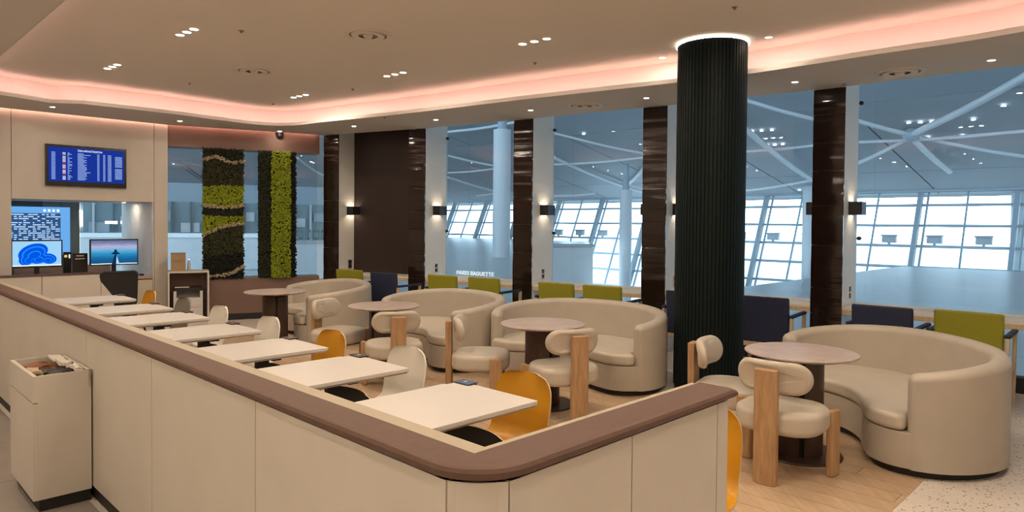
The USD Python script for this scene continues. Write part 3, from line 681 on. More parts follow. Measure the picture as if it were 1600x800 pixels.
# window armchairs ----------------------------------------------------------------
def arm_builder(mat, arm):
    def build(loc, rz, label, group):
        t = thing('armchair', label, 'chair', loc, rz, group)
        b = rbox(.52, .055, .48, .016); v = b.vertices.copy(); v[:, 1] += -.225 - .10 * (v[:, 2] - .1) + .02 * (v[:, 0] / .26) ** 2; v[:, 2] += .385; b.vertices = v
        obj('backrest', b, m_[mat], t, smooth=40)
        obj('seat', rbox(.50, .48, .09, .025, 0, .02, .38), m_[mat], t, smooth=40)
        for s in (-1, 1):
            L = solid(rrect(.034, .045, .008, 3), 0, .665); v = L.vertices.copy(); k = v[:, 2] / .665
            L2 = L.copy(); w = v.copy(); w[:, :2] *= (.75 + .25 * k)[:, None]; L.vertices = w + np.array([s * .285, 0, 0]) + np.stack([0*k, -.235 - .05 * (1 - k), 0*k], 1)
            obj('rear_leg', L, m_['wood_pale'], t, smooth=30)
            w = v.copy(); w[:, :2] *= (.75 + .25 * k)[:, None]; L2.vertices = w + np.array([s * .285, .23, 0])
            obj('front_leg', L2, m_['wood_pale'], t, smooth=30)
            obj('armrest', rbox(.05, .52, .03, .01, s * .285, -.005, .662), m_[arm], t)
        obj('rail', cat(bb(-.285, .285, -.25, -.22, .34, .385), bb(-.285, .285, .22, .245, .34, .385), bb(-.295, -.272, -.24, .24, .34, .385), bb(.272, .295, -.24, .24, .34, .385)), m_['wood_pale'], t, smooth=False)
        return t
    return Kind(build)
AR = {'olive': arm_builder('olive', 'black'), 'navy': arm_builder('navy', 'navy')}
wc = [('olive', 542, 422, 'olive green armchair in the far corner, left of the farthest navy one'), ('navy', 595, 427, 'farthest navy armchair, under the brown wall panel'), ('olive', 687, 431, 'olive green armchair right of the brown wall panel, above the third sofa'),
      ('olive', 752, 435, 'olive green armchair below the lettered window'), ('olive', 865, 443, 'left one of the two olive green armchairs behind the middle sofa'), ('olive', 937, 448, 'right one of the two olive green armchairs behind the middle sofa'),
      ('navy', 1072, 457, 'navy armchair hidden behind the fluted column'), ('navy', 1190, 465, 'navy armchair just right of the fluted column'), ('navy', 1375, 480, 'navy armchair behind the sofa on the right'), ('olive', 1511, 489, 'olive green armchair at the right end of the window counter')]
for c, px, py, lab in wc:
    p = at(px, py, .86)
    # nearest bay direction
    j = int(np.argmin([np.linalg.norm(p[:2] - (PIER[k] + PIER[k+1])[:2] / 2) for k in range(5)])); d = PIER[j+1] - PIER[j]; d = d / np.linalg.norm(d); a = np.array([-d[1], d[0], 0])
    AR[c].put(p * np.array([1, 1, 0]) + a * .30, yaw_of(a), lab)

# ------------------------------------------------------------------ waste cabinet
n1, n2, ta, tb = .835, 1.072, -5.04, -4.42
wb = thing('waste_cabinet', 'cream waste cabinet with an open top standing against the partition', 'cabinet', nt((n1 + n2)/2, (ta + tb)/2), yaw_of(NV))
W, D = (tb - ta)/2, (n2 - n1)/2 + .02
obj('plinth', bb(-W + .02, W - .02, -D + .03, D, 0, .07), m_['black_plinth'], wb, smooth=False)
obj('body', bb(-W, W, -D + .02, D, .07, .66), m_['cream_panel'], wb, smooth=False)
obj('door', bb(-W + .002, W - .002, -D, -D + .02, .07, .60), m_['cream_panel'], wb, smooth=False)
obj('drawer_front', bb(-W, W, -D, -D + .02, .606, .75), m_['cream_panel'], wb, smooth=False)
obj('rim', cat(bb(-W, -W + .016, -D + .02, D, .66, .75), bb(W - .016, W, -D + .02, D, .66, .75), bb(-W, W, D - .016, D, .66, .75)), m_['cream_panel'], wb, smooth=False)
obj('tray', bb(-W + .016, W - .016, -D + .02, D - .016, .66, .672), m_['brown_card'], wb, smooth=False)
obj('divider', bb(-.012, 0, -D + .02, D - .016, .672, .735), m_['brown_card'], wb, smooth=False)
WT = frame_xf(nt((n1 + n2)/2, (ta + tb)/2), DV, NV)
def crumple(w, d, h, seed, mat, name, lab, x, y, z, rz=0):
    m = trimesh.creation.box([w, d, h]).subdivide().subdivide().subdivide()
    v = m.vertices + (np.stack([meshkit.noise(m.vertices * 30, seed + k) for k in range(3)], 1) - .5) * np.array([.03, .03, .03])
    m.vertices = v; p = (WT @ np.array([x, y, z, 1]))[:3]
    o = thing(name, lab, 'litter', p, yaw_of(NV) + rz); obj('sheet', m, m_[mat], o, smooth=30)
crumple(.30, .05, .02, 3, 'paper', 'crumpled_paper', 'crumpled cream paper along the back of the waste cabinet top', -.12, .085, .748, .05)
crumple(.20, .05, .02, 5, 'kraft', 'crumpled_paper', 'torn cream paper scrap at the front of the waste cabinet top', .08, -.085, .735, -.1)
crumple(.16, .12, .03, 8, 'brown_card', 'cardboard_scrap', 'brown cardboard scrap in the left tray of the waste cabinet', -.17, -.02, .715, .3)
crumple(.22, .10, .06, 9, 'black', 'rubbish_bag', 'black plastic bag in the right tray of the waste cabinet', .17, .0, .715, .1)
crumple(.20, .035, .015, 11, 'paper', 'crumpled_paper', 'flat cream paper at the right back of the waste cabinet top', .15, .095, .748, .05)

# ------------------------------------------------------------------ reception counter, desk and screens
rc = thing('reception_counter', 'low cream reception counter with a thin brown top in front of the desk opening', 'counter')
tf = TW + .62; na, nb = wl(-60, 440, .62)[0], wl(176, 440, .62)[0]
zc = wl(100, 428, .62)[1]
RF = frame_xf(nt(0, tf), NV, -DV)
c_ = [na, wl(65.5, 440, .62)[0], wl(158, 440, .62)[0], nb]
for a, b in zip(c_[:-1], c_[1:]): obj('panel', xf(bb(a + .003, b - .003, 0, .02, .06, zc - .02), RF), m_['cream_panel'], rc, smooth=False)
obj('core', xf(bb(na, nb, .02, .12, 0, zc - .02), RF), m_['seam'], rc, smooth=False)
obj('end', xf(bb(nb - .003, nb + .017, 0, .14, 0, zc - .02), RF), m_['cream_panel'], rc, smooth=False)
obj('top', xf(bb(na, nb + .02, -.01, .15, zc - .02, zc), RF), m_['rail_brown'], rc, smooth=False)
dk = thing('desk', 'pinkish built-in desk top inside the wall opening', 'desk')
zd = .755
obj('top', xf(bb(n_a + .005, n_b - .005, -.02, 1.1, zd - .04, zd), WF), m_['desk_pink'], dk, smooth=False)
obj('leg', xf(bb(n_a + .05, n_b - .05, .9, .95, 0, zd - .04), WF), m_['desk_pink'], dk, smooth=False)
obj('ledge', xf(bb(n_a + .2, n_b - .3, 1.0, 1.12, zd, zd + .14), WF), m_['desk_pink'], dk, smooth=False)
# flight information board
def board_rect(pxs, dt=-.0):
    (x0, y0), (x1, y1) = pxs; a, zt = wl(x0, y0, .03); b, zb = wl(x1, y1, .03); return a, b, zb, zt
a, zt = wl(70.5, 224, .03); b, zb = wl(197, 295, .03); zt = (wl(70.5, 224, .03)[1] + wl(197, 234, .03)[1]) / 2; zb = (wl(70.5, 289, .03)[1] + wl(197, 295, .03)[1]) / 2
fb = thing('flight_board', 'wall-mounted black framed flight screen with blue rows above the desk', 'screen')
BF = frame_xf(nt(a, TW + .05) + np.array([0, 0, zb]), NV, -DV); BW, BH = b - a, zt - zb
obj('frame', xf(cat(bb(0, BW, 0, .045, 0, BH)), BF), m_['black_gloss'], fb, smooth=False)
mX, m0, m1 = .035, .065, .035
obj('screen', xf(bb(mX, BW - mX, -.004, 0, m0, BH - m1), BF), m_['board_blue'], fb, smooth=False)
SWd, SHt = BW - 2*mX, BH - m0 - m1
def scr(x0, x1, y0, y1): return bb(mX + x0*SWd, mX + x1*SWd, -.0055, -.004, m0 + y0*SHt, m0 + y1*SHt)
rows_ = 22; cells, whites, reds = [], [], []
r3 = random.Random(4)
for i in range(rows_):
    y0 = .83 - i * .037; y1 = y0 + .022
    cells += [scr(.035, .085, y0, y1), scr(.24, .25 + .06 * r3.random(), y0, y1), scr(.37, .40 + r3.choice((.05, .07, .09, .14)), y0, y1), scr(.63, .66, y0, y1), scr(.71, .74, y0, y1), scr(.775, .825, y0, y1)]
    if i > 0 and i != 10 and i < 20: cells.append(scr(.875, .975, y0, y1))
    (reds if i in (2, 8, 9, 13, 17, 18) else whites).append(scr(.175, .215, y0, y1))
obj('rows', xf(cat(*cells), BF), m_['board_text'], fb, smooth=False, kind='stuff'); obj('logos', xf(cat(*whites), BF), m_['board_white'], fb, smooth=False, kind='stuff'); obj('flags', xf(cat(*reds), BF), m_['board_red'], fb, smooth=False, kind='stuff')
tx = mv(meshkit.text_mesh('International Departure', .030, .001, True), rx=math.pi/2); tx.apply_scale([.33 * SWd / tx.bounds[1][0], 1, 1])
obj('heading', xf(mv(tx, mX + .37*SWd, -.0045, m0 + .90*SHt), BF), m_['board_white'], fb, smooth=False)
# large hall display seen through the opening
hd = thing('hall_display', 'large bright blue hall flight display behind the two monitors', 'screen')
def wb_(px, py): p = hit(px, py, nt(0, TW - NB + .06), DV); return float(np.dot(p, NV)), float(p[2])
a, zt = wb_(4, 322); b, zb = wb_(110, 398)
obj('screen', xf(bb(a, b, NB - .05, NB - .03, zb, zt), WF), m_['fids_band'], hd, smooth=False)
obj('field', xf(bb(a + .01, b - .13, NB - .053, NB - .05, zb, zt - .10), WF), m_['fids_field'], hd, smooth=False)
cc = []
for x in np.linspace(a + .08, b - .2, 11):
    for y in np.arange(zb + .02, zt - .12, .032):
        if r3.random() < .75: cc.append(bb(x, x + r3.uniform(.02, .07), NB - .056, NB - .053, y, y + .018))
obj('rows', xf(cat(*cc), WF), m_['fids_text'], hd, smooth=False, kind='stuff')
obj('heading', xf(cat(*[bb(b - .36 + k*.06, b - .325 + k*.06, NB - .056, NB - .05, zt - .075, zt - .035) for k in range(4)]), WF), m_['sign_white'], hd, smooth=False)
# monitors
def monitor(px0, py0, px1, py1, dep, label, kind):
    def w2(px, py): p = hit(px, py, nt(0, TW - dep), DV); return float(np.dot(p, NV)), float(p[2])
    a, zt = w2(px0, py0); b, zb = w2(px1, py1)
    o = thing('monitor', label, 'monitor'); F = frame_xf(nt(a, TW - dep) + np.array([0, 0, zb]), NV, -DV); w, h = b - a, zt - zb
    obj('case', xf(bb(0, w, 0, .035, 0, h), F), m_['black'], o, smooth=False)
    B = .016
    if kind == 'swirl':
        obj('screen', xf(bb(B, w - B, -.002, 0, B + .008, h - B), F), m_['screen_sky'], o, smooth=False)
        lobes = [(.42, .55, .30, .24, 22), (.30, .33, .17, .17, 40), (.72, .32, .16, .15, -10), (.52, .36, .20, .17, 10)]
        ch0, ch1 = [], []
        RX = trimesh.transformations.rotation_matrix(math.pi/2, [1, 0, 0]); clip = sbox(B + .01, B + .012, w - B - .01, h - B - .01)
        def flat(pg, dep): return mv(xf(poly(pg.buffer(0).intersection(clip), 0, .0006), RX), 0, -.002 - dep, 0)
        for k, (fx, fy, ax, ay, an) in enumerate(lobes):
            g = np.linspace(0, 2*math.pi, 40, endpoint=False); an = math.radians(an)
            for q, (sc_, lst) in enumerate(((1, ch0), (.80, ch1), (.70, ch0), (.46, ch1), (.38, ch0))):
                X, Y = ax * w * sc_ * np.cos(g), ay * h * 1.25 * sc_ * np.sin(g) - (1 - sc_) * ay * h * .7
                lst.append(flat(Polygon(np.stack([fx * w + X * math.cos(an) - Y * math.sin(an), fy * h + X * math.sin(an) + Y * math.cos(an)], 1)), .0007 * q + .0002 * k))
        obj('picture', xf(cat(*ch0), F), m_['swirl'], o, smooth=False); obj('picture', xf(cat(*ch1), F), m_['swirl_light'], o, smooth=False)
        obj('task_bar', xf(bb(B, w - B, -.0065, -.006, B + .008, B + .026), F), m_['sign_white'], o, smooth=False)
    else:
        global SEA_Z0, SEA_Z1
        SEA_Z0, SEA_Z1 = zb + B, zt - B; sea()
        obj('screen', xf(bb(B, w - B, -.002, 0, B, h - B), F), m_['sea'], o, smooth=False)
        pier_ = Polygon([(w*.44, B), (w*.60, B), (w*.535, h*.42), (w*.505, h*.42)])
        obj('picture', xf(mv(xf(poly(pier_, 0, .0008), trimesh.transformations.rotation_matrix(math.pi/2, [1, 0, 0])), 0, -.0025, 0), F), m_['sea_dark'], o, smooth=False)
        pier2 = Polygon([(w*.53, B), (w*.60, B), (w*.54, h*.38)])
        obj('picture', xf(mv(xf(poly(pier2, 0, .0008), trimesh.transformations.rotation_matrix(math.pi/2, [1, 0, 0])), 0, -.0035, 0), F), m_['fids_text'], o, smooth=False)
        roof_ = Polygon([(w*.42, h*.42), (w*.62, h*.42), (w*.55, h*.52), (w*.54, h*.6), (w*.50, h*.6), (w*.49, h*.52)])
        obj('picture', xf(mv(xf(poly(roof_, 0, .0008), trimesh.transformations.rotation_matrix(math.pi/2, [1, 0, 0])), 0, -.0025, 0), F), m_['sea_dark'], o, smooth=False)
        obj('task_bar', xf(bb(B, w - B, -.003, -.002, B, B + .014), F), m_['sign_white'], o, smooth=False)
    zrel = zd - zb
    obj('stand', xf(cat(bb(w/2 - .03, w/2 + .03, .035, .06, zrel + .012, h * .4), bb(w/2 - .12, w/2 + .12, -.04, .16, zrel, zrel + .012)), F), m_['black'], o, smooth=False)
monitor(17, 375.5, 98, 417, .28, 'left monitor on the desk showing a blue swirl on pale blue', 'swirl')
monitor(140.5, 374, 216, 413, .25, 'right monitor on the desk showing a jetty in a blue sea', 'sea')
def wd(px, py, dep): p = hit(px, py, nt(0, TW - dep), DV); return float(np.dot(p, NV)), float(p[2])
a, zt = wd(113, 396, .5); b, zb = wd(137, 411, .5)
o = thing('desk_sign', 'small dark red sign standing between the two monitors', 'sign')
obj('plate', xf(bb(a, b, .5, .515, zd, zt), WF), m_['brown_panel'], o, smooth=False)
for k, w in ((0, .10), (1, .13)): obj('lettering', xf(bb((a+b)/2 - w/2, (a+b)/2 + w/2, .498, .5, zt - .045 - k*.045, zt - .03 - k*.045), WF), m_['paper'], o, smooth=False)
o = thing('tablet_screen', 'small dark tablet with an amber icon beside the left monitor', 'tablet')
a, zt = wd(99, 394, .45); b, _ = wd(111.5, 411, .45)
obj('case', xf(bb(a, b, .45, .47, zd, zt), WF), m_['black_gloss'], o, smooth=False)
obj('icon', xf(mv(lathe([(0, 0), (.022, 0), (.022, .002), (0, .002)], 16), a + .03, .449, zt - .06, rx=math.pi/2), WF), m_['icon_amber'], o)
obj('icon', xf(bb(b - .035, b - .012, .448, .45, zt - .09, zt - .035), WF), m_['board_white'], o, smooth=False)
# small goods on the desk under the left monitor
for k, (px, mt) in enumerate(((25, 'wood_leg'), (34, 'olive'), (42, 'brown_card'), (54, 'wood_leg'), (62, 'kraft'))):
    a, _ = wd(px, 424, .06)
    o = thing('snack_pack', ['tan', 'olive', 'brown', 'amber', 'beige'][k] + ' small pack on the desk under the left monitor, number ' + ['one', 'two', 'three', 'four', 'five'][k] + ' from the left', 'pack', (0, 0, 0))
    obj('pouch', xf(rbox(.05, .05, .085, .012, a, .12, zd), WF), m_[mt], o)
o = thing('desk_box', 'black tray box on the desk below the right monitor', 'box')
a, _ = wd(182, 420, .05); b, _ = wd(212, 420, .05)
obj('tray', xf(rbox(b - a, .12, .05, .008, (a + b)/2, .12, zd), WF), m_['black'], o)
o = thing('computer_mouse', 'small black mouse at the right end of the desk', 'mouse'); a, _ = wd(222, 421, .08)
obj('shell', xf(rbox(.06, .10, .03, .014, a, .10, zd, rc=.028), WF), m_['black'], o)
# office chair
p = at(201, 452, .66); p = nt(float(np.dot(p, NV)), TW + .42)
oc = thing('office_chair', 'black mesh office chair in front of the desk opening', 'chair', p, yaw_of(-DV))
bk = solid(resample(ccw(rrect(.50, .52, .07, 6)), 64), -.02, .02, .015, 2).subdivide(); v = bk.vertices.copy(); bk.vertices = np.stack([v[:, 0], -.20 - v[:, 2] + .6 * v[:, 0]**2 - .1 * v[:, 1], .63 + v[:, 1]], 1)
trimesh.repair.fix_normals(bk); obj('backrest', bk, m_['black'], oc)
obj('seat', rbox(.48, .46, .08, .03, 0, .05, .40), m_['black'], oc)
obj('gas_lift', lathe([(0, .08), (.025, .08), (.025, .40), (0, .40)], 16), m_['chrome'], oc)
for k in range(5):
    a = k * 2*math.pi/5; obj('spoke', tube([(0, 0, .09), (.26*math.cos(a), .26*math.sin(a), .06)], .018), m_['black'], oc); obj('castor', mv(lathe([(0, -.01), (.03, -.01), (.03, .01), (0, .01)], 14), .26*math.cos(a), .26*math.sin(a), .03, rx=math.pi/2, rz=a), m_['black'], oc)
obj('back_bar', tube([(0, -.10, .40), (0, -.25, .44), (0, -.245, .6)], .02), m_['black'], oc)

# printer cabinet --------------------------------------------------------------
pcl = at(262, 424, .80); zt = .80
dpt = .42
CF = frame_xf(K1 - mn * .0, md, mn)
x0 = -0.02; 
def mk(px, py, off): p = hit(px, py, K1 - mn * off, mn); return float(np.dot(p - K1, md)), float(p[2])
xa, xb = mk(262, 424, .45)[0], mk(327, 424, .45)[0]; zt = mk(295, 424, .45)[1]
pc = thing('cabinet', 'open cream cabinet with a printer inside, left of the moss columns', 'cabinet')
Y0, Y1 = -.45, -.03
obj('top', xf(bb(xa, xb, Y0, Y1, zt - .025, zt), MF), m_['cream_panel'], pc, smooth=False)
obj('side', xf(bb(xa, xa + .025, Y0, Y1, 0, zt - .025), MF), m_['cream_panel'], pc, smooth=False); obj('side', xf(bb(xb - .025, xb, Y0, Y1, 0, zt - .025), MF), m_['cream_panel'], pc, smooth=False)
obj('back', xf(bb(xa + .025, xb - .025, Y1 - .02, Y1, 0, zt - .025), MF), m_['brown_wall'], pc, smooth=False)
obj('bottom', xf(bb(xa + .025, xb - .025, Y0 + .01, Y1 - .02, 0.0, .07), MF), m_['cream_panel'], pc, smooth=False)
pr = thing('printer', 'pale grey office printer inside the open cabinet', 'printer')
q0, q1 = mk(271, 455, .43)[0], mk(317, 455, .43)[0]; pz = mk(290, 455, .43)[1]
obj('body', xf(cat(bb(q0, q1, Y0 + .03, Y1 - .08, .07, pz - .16), bb(q0, q0 + .04, Y0 + .03, Y1 - .08, pz - .16, pz), bb(q1 - .04, q1, Y0 + .03, Y1 - .08, pz - .16, pz), bb(q0, q1, Y0 + .25, Y1 - .08, pz - .16, pz)), MF), m_['printer_grey'], pr, smooth=False)
obj('lid', xf(bb(q0 + .005, q1 - .005, Y0 + .03, Y1 - .08, pz, pz + .05), MF), m_['black'], pr, smooth=False)
obj('output_tray', xf(bb(q0 + .04, q1 - .04, Y0 + .04, Y0 + .25, pz - .15, pz - .12), MF), m_['black'], pr, smooth=False)
for k in range(2): obj('paper_drawer', xf(bb(q0 + .02, q1 - .02, Y0 + .02, Y0 + .04, .12 + k * .17, .26 + k * .17), MF), m_['printer_grey'], pr, smooth=False)
obj('sheet', xf(bb(q0 + .02, q0 + .22, Y0 + .06, Y0 + .24, pz + .05, pz + .055), MF), m_['paper'], pr, smooth=False)
cb = thing('cardboard_box', 'small brown cardboard box on top of the printer cabinet', 'box')
q0, q1 = mk(267, 415, .30)[0], mk(290, 415, .30)[0]; qz = mk(280, 396, .30)[1]
obj('carton', xf(bb(q0, q1, -.34, -.14, zt, qz), MF), m_['cardboard'], cb, smooth=False)
obj('flap', xf(bb(q0 - .004, q1 + .004, -.345, -.135, qz, qz + .006), MF), m_['cardboard'], cb, smooth=False)
obj('print_line', xf(cat(bb(q0 + .03, q1 - .03, -.3415, -.34, qz - .11, qz - .102), bb(q0 + .05, q1 - .05, -.3415, -.34, qz - .135, qz - .128)), MF), m_['seam'], cb, smooth=False)
bt = thing('bottle', 'small clear bottle beside the cardboard box on the cabinet', 'bottle', (MF @ np.array([q1 + .05, -.2, zt, 1]))[:3])
obj('body', lathe([(0, 0), (.022, 0), (.024, .01), (.024, .11), (.012, .14), (.011, .16), (0, .16)], 18), m_['hall_white'], bt); obj('cap', lathe([(0, .16), (.013, .16), (.013, .178), (0, .178)], 14), m_['sign_white'], bt)

# moss columns ---------------------------------------------------------------------
def moss_patch(outline, y, dens, size, seed, depth=.03, norm=(0, -1)):
    """tufts covering the outline (x,z) on the plane y; outline shapely polygon in x,z"""
    rs = np.random.default_rng(seed); ico = trimesh.creation.icosphere(subdivisions=0); V, F = ico.vertices, ico.faces
    x0, z0, x1, z1 = outline.bounds; n = int(dens * (x1 - x0) * (z1 - z0)); vs, fs = [], []; k = 0
    import shapely
    X = rs.uniform(x0, x1, n); Z = rs.uniform(z0, z1, n); ok = shapely.contains_xy(outline, X, Z)
    for x, z in zip(X[ok], Z[ok]):
        s = size * rs.uniform(.6, 1.3); q, _ = np.linalg.qr(rs.normal(size=(3, 3)))
        vv = (V * np.array([s, s * .8, s * .55]) * rs.uniform(.75, 1.2, (12, 1))) @ q
        vs.append(vv + [x, y - rs.uniform(0, depth), z]); fs.append(F + 12 * k); k += 1
    return trimesh.Trimesh(np.vstack(vs), np.vstack(fs), process=False)
mc = thing('moss_column', 'wide moss-covered column with wavy dark and bright green bands', 'moss panel')
xa, xb = mk(317, 330, .04)[0], mk(381, 330, .04)[0]
def zz(py, px=350): return mk(px, py, .04)[1]
ztop, zbot = zl + 2.12, zl
ztop = zh
obj('backing', xf(bb(xa + .01, xb - .01, .0, .12, zl, zh), MF), m_['moss_black'], mc, smooth=False)
def wave(zs): # boundary curve across the column: list of z at left..right
    xs = np.linspace(xa, xb, len(zs)); return spline(np.stack([xs, zs], 1), 6, False)
B0 = wave([zz(250, 320), zz(245, 340), zz(254, 360), zz(252, 380)]); B1 = wave([zz(291, 320), zz(290, 350), zz(290, 380)])
B2 = wave([zz(321, 320), zz(323, 340), zz(324, 360), zz(321, 380)]); B3 = wave([zz(336, 320), zz(338, 350), zz(337, 380)])
B4 = wave([zz(368, 320), zz(358, 335), zz(352, 355), zz(349, 380)]); B5 = wave([zz(399, 320), zz(398, 350), zz(396, 380)])
B6 = wave([zz(433, 330), zz(431, 345), zz(427, 362), zz(416, 382)])
lo = np.array([(xa, zl), (xb, zl)]); hi = np.array([(xa, zh), (xb, zh)])
def between(a, b): return Polygon(np.vstack([a, b[::-1]])).buffer(0)
for a, b, mt, sd in ((B0, hi, 'moss_deep', 1), (B1, B0, 'moss_dark', 2), (B2, B1, 'moss_bright', 3), (B3, B2, 'moss_deep', 4), (B4, B3, 'moss_bright', 5), (B5, B4, 'moss_dark', 6), (lo, B5, 'moss_black', 7)):
    obj('moss_band', xf(moss_patch(between(a, b), -.005, 4200, .021, sd), MF), m_[mt], mc, smooth=False)
for b, sd in ((B0, 11), (B2, 12), (B4, 13), (B6, 14)):
    obj('moss_ridge', xf(moss_patch(LineString(b).buffer(.022), -.035, 4600, .020, sd, .02), MF), m_['moss_tan'], mc, smooth=False)
m2 = thing('moss_column', 'narrow moss column of bright green between two dark strips', 'moss panel')
e = [mk(x, 330, .04)[0] for x in (404, 424, 454, 463)]
obj('backing', xf(bb(e[0] + .01, e[3] - .01, .0, .12, zl, zh), MF), m_['moss_black'], m2, smooth=False)
for k, mt in enumerate(('moss_deep', 'moss_bright', 'moss_black')):
    yy = -.045 if k == 1 else -.005
    if k == 1: obj('ridge_backing', xf(bb(e[1] + .01, e[2] - .01, -.045, .0, zl, zh), MF), m_['moss_black'], m2, smooth=False)
    obj('moss_band', xf(moss_patch(sbox(e[k], zl, e[k+1], zh), yy, 4200, .021, 20 + k), MF), m_[mt], m2, smooth=False)
# security dome on the soffit
sd = thing('security_camera', 'black half-dome camera hanging under the soffit above the moss columns', 'camera', at(437, 209, SOF - .02))
obj('dome', mv(trimesh.creation.icosphere(2, .06), 0, 0, -.02), m_['black'], sd); obj('ring', lathe([(0, -.01), (.065, -.01), (.065, .02), (0, .02)], 28), m_['black'], sd)

# ------------------------------------------------------------------ ceiling lamps, vents, sprinklers
def build_down(loc, rz, label, group):
    t = thing('downlight', label, 'ceiling lamp', loc, rz, group)
    obj('trim', lathe([(.036, -.004), (.045, -.004), (.047, 0), (.036, .0), (.036, -.004)], 28), m_['paint_white'], t)
    obj('lens', lathe([(0, -.0035), (.032, -.0035), (.032, -.001), (0, -.001)], 24), m_['lamp'], t)
    return t
def build_spot(loc, rz, label, group):
    t = thing('soffit_lamp', label, 'ceiling lamp', loc, rz, group)
    obj('trim', lathe([(.029, -.004), (.040, -.004), (.042, 0), (.029, .0), (.029, -.004)], 28), m_['paint_white'], t)
    obj('lens', lathe([(0, -.0035), (.028, -.0035), (.028, -.001), (0, -.001)], 24), m_['lamp_soft'], t)
    return t
dl = Kind(build_down); spt = Kind(build_spot)
def cluster(px, py, lab):
    c = at(px, py, CEIL)
    for k in (-1, 0, 1):
        dl.put(c + DV * 0 + (np.array([.80, .60, 0])) * 0 + CDIR * (CL_ * k), 0, lab + ', ' + {-1: 'left one', 0: 'middle one', 1: 'right one'}[k] + ' of three')
e0, e1 = at(281, 55, CEIL), at(303, 46, CEIL); CL_ = float(np.linalg.norm(e1 - e0)) / 2; CDIR = (e1 - e0) / np.linalg.norm(e1 - e0)
cl = [((292, 50), 'round recessed lamp in the upper left ceiling trio'), ((175.5, 104), 'round recessed lamp in the farthest left ceiling trio'), ((468, 150), 'round recessed lamp in the small trio near the cove bend'), ((617, 116), 'round recessed lamp in the ceiling trio left of centre'), ((835, 64.5), 'round recessed lamp in the ceiling trio right of centre')]
for (px, py), lab in cl: cluster(px, py, lab)
for n, t in ((2.45, -4.45), (2.45, -2.25), (4.85, -2.3), (3.3, -.9), (1.75, -.3), (4.9, -.2)):
    c = nt(n, t, CEIL)
    for k in (-1, 0, 1): dl.put(c + CDIR * CL_ * k, 0, 'round recessed lamp of a trio above the picture', 'ceiling lamps above the picture')
for (px, py), h, lab in (((1035, 90), CEIL, 'small recessed lamp left of the fluted column top'), ((1201, 58), CEIL, 'small recessed lamp right of the fluted column top'), ((82, 167), SOF, 'recessed lamp in the soffit above the flight board'), ((281, 189), SOF, 'recessed lamp in the soffit above the left moss column window'),
      ((437, 205), SOF, 'recessed lamp in the soffit by the dome camera'), ((553, 197), SOF, 'recessed lamp in the soffit above the corner pier'), ((681, 187), SOF, 'recessed lamp in the soffit above the lettered window'), ((829, 172), SOF, 'recessed lamp in the soffit above the second pier left of the column'),
      ((1010, 153), SOF, 'recessed lamp in the soffit just left of the fluted column'), ((1242, 128), SOF, 'recessed lamp in the soffit just right of the fluted column'), ((1549, 94), SOF, 'recessed lamp in the soffit at the right edge')):
    spt.put(at(px, py, h), 0, lab)
for t in (-8.6, -7.1, -5.6, -4.1, -2.6, -1.1, .4, 1.7):
    for n in (.25, -1.0, -2.3): dl.put(nt(n, t, SOF), 0, 'recessed lamp over the walkway behind the viewer', 'walkway ceiling lamps')
NIC = (WF @ np.array([n_b - .18, .75, z_op, 1]))[:3]; spt.put(NIC, 0, 'recessed lamp in the head of the desk opening')
def build_vent(loc, rz, label, group):
    t = thing('ceiling_vent', label, 'ceiling vent', loc, rz, group)
    for r0, r1, z in ((.175, .21, -.010), (.09, .150, -.016)):
        obj('ring', lathe([(r0, z), (r1, z - .004), (r1 + .006, -.0005), (r0, -.0005)], 40), m_['paint_ceiling'], t)
    obj('core', lathe([(0, -.03), (.04, -.028), (.045, -.001), (0, -.001)], 28), m_['paint_ceiling'], t)
    obj('shadow_gap', lathe([(0, -.0015), (.2, -.0015), (.2, -.0005), (0, -.0005)], 36), m_['vent_gap'], t)
    return t
cv = Kind(build_vent)
for (px, py), h, lab in (((575, 54), CEIL, 'round ceiling vent in the middle of the ceiling'), ((397, 110), CEIL, 'round ceiling vent left of the middle, farther back'), ((914, 164), SOF, 'round vent in the soffit left of the fluted column'), ((1406, 112), SOF, 'round vent in the soffit at the right')):
    cv.put(at(px, py, h), 0, lab)
def build_spr(loc, rz, label, group):
    t = thing('sprinkler', label, 'sprinkler', loc, rz, group)
    obj('rosette', lathe([(0, -.004), (.022, -.004), (.026, 0), (0, 0)], 20), m_['metal_grey'], t); obj('head', lathe([(0, -.022), (.012, -.02), (.008, -.012), (.008, -.004), (0, -.004)], 14), m_['metal_grey'], t)
    return t
sp = Kind(build_spr)
for (px, py), h, lab in (((1148, 11), CEIL, 'sprinkler head above the fluted column'), ((377, 48), CEIL, 'sprinkler head left of the middle ceiling vent'), ((836, 98), CEIL, 'sprinkler head below the ceiling trio right of centre'), ((551, 139), CEIL, 'sprinkler head above the cove left of centre'), ((296, 130), CEIL, 'sprinkler head above the left cove'), ((427, 162), CEIL, 'grey detector beside the small ceiling trio'), ((601, 183), SOF, 'sprinkler in the soffit above the brown wall panel'), ((1319, 131), SOF, 'sprinkler in the soffit above the right pier')):
    sp.put(at(px, py, h), 0, lab)

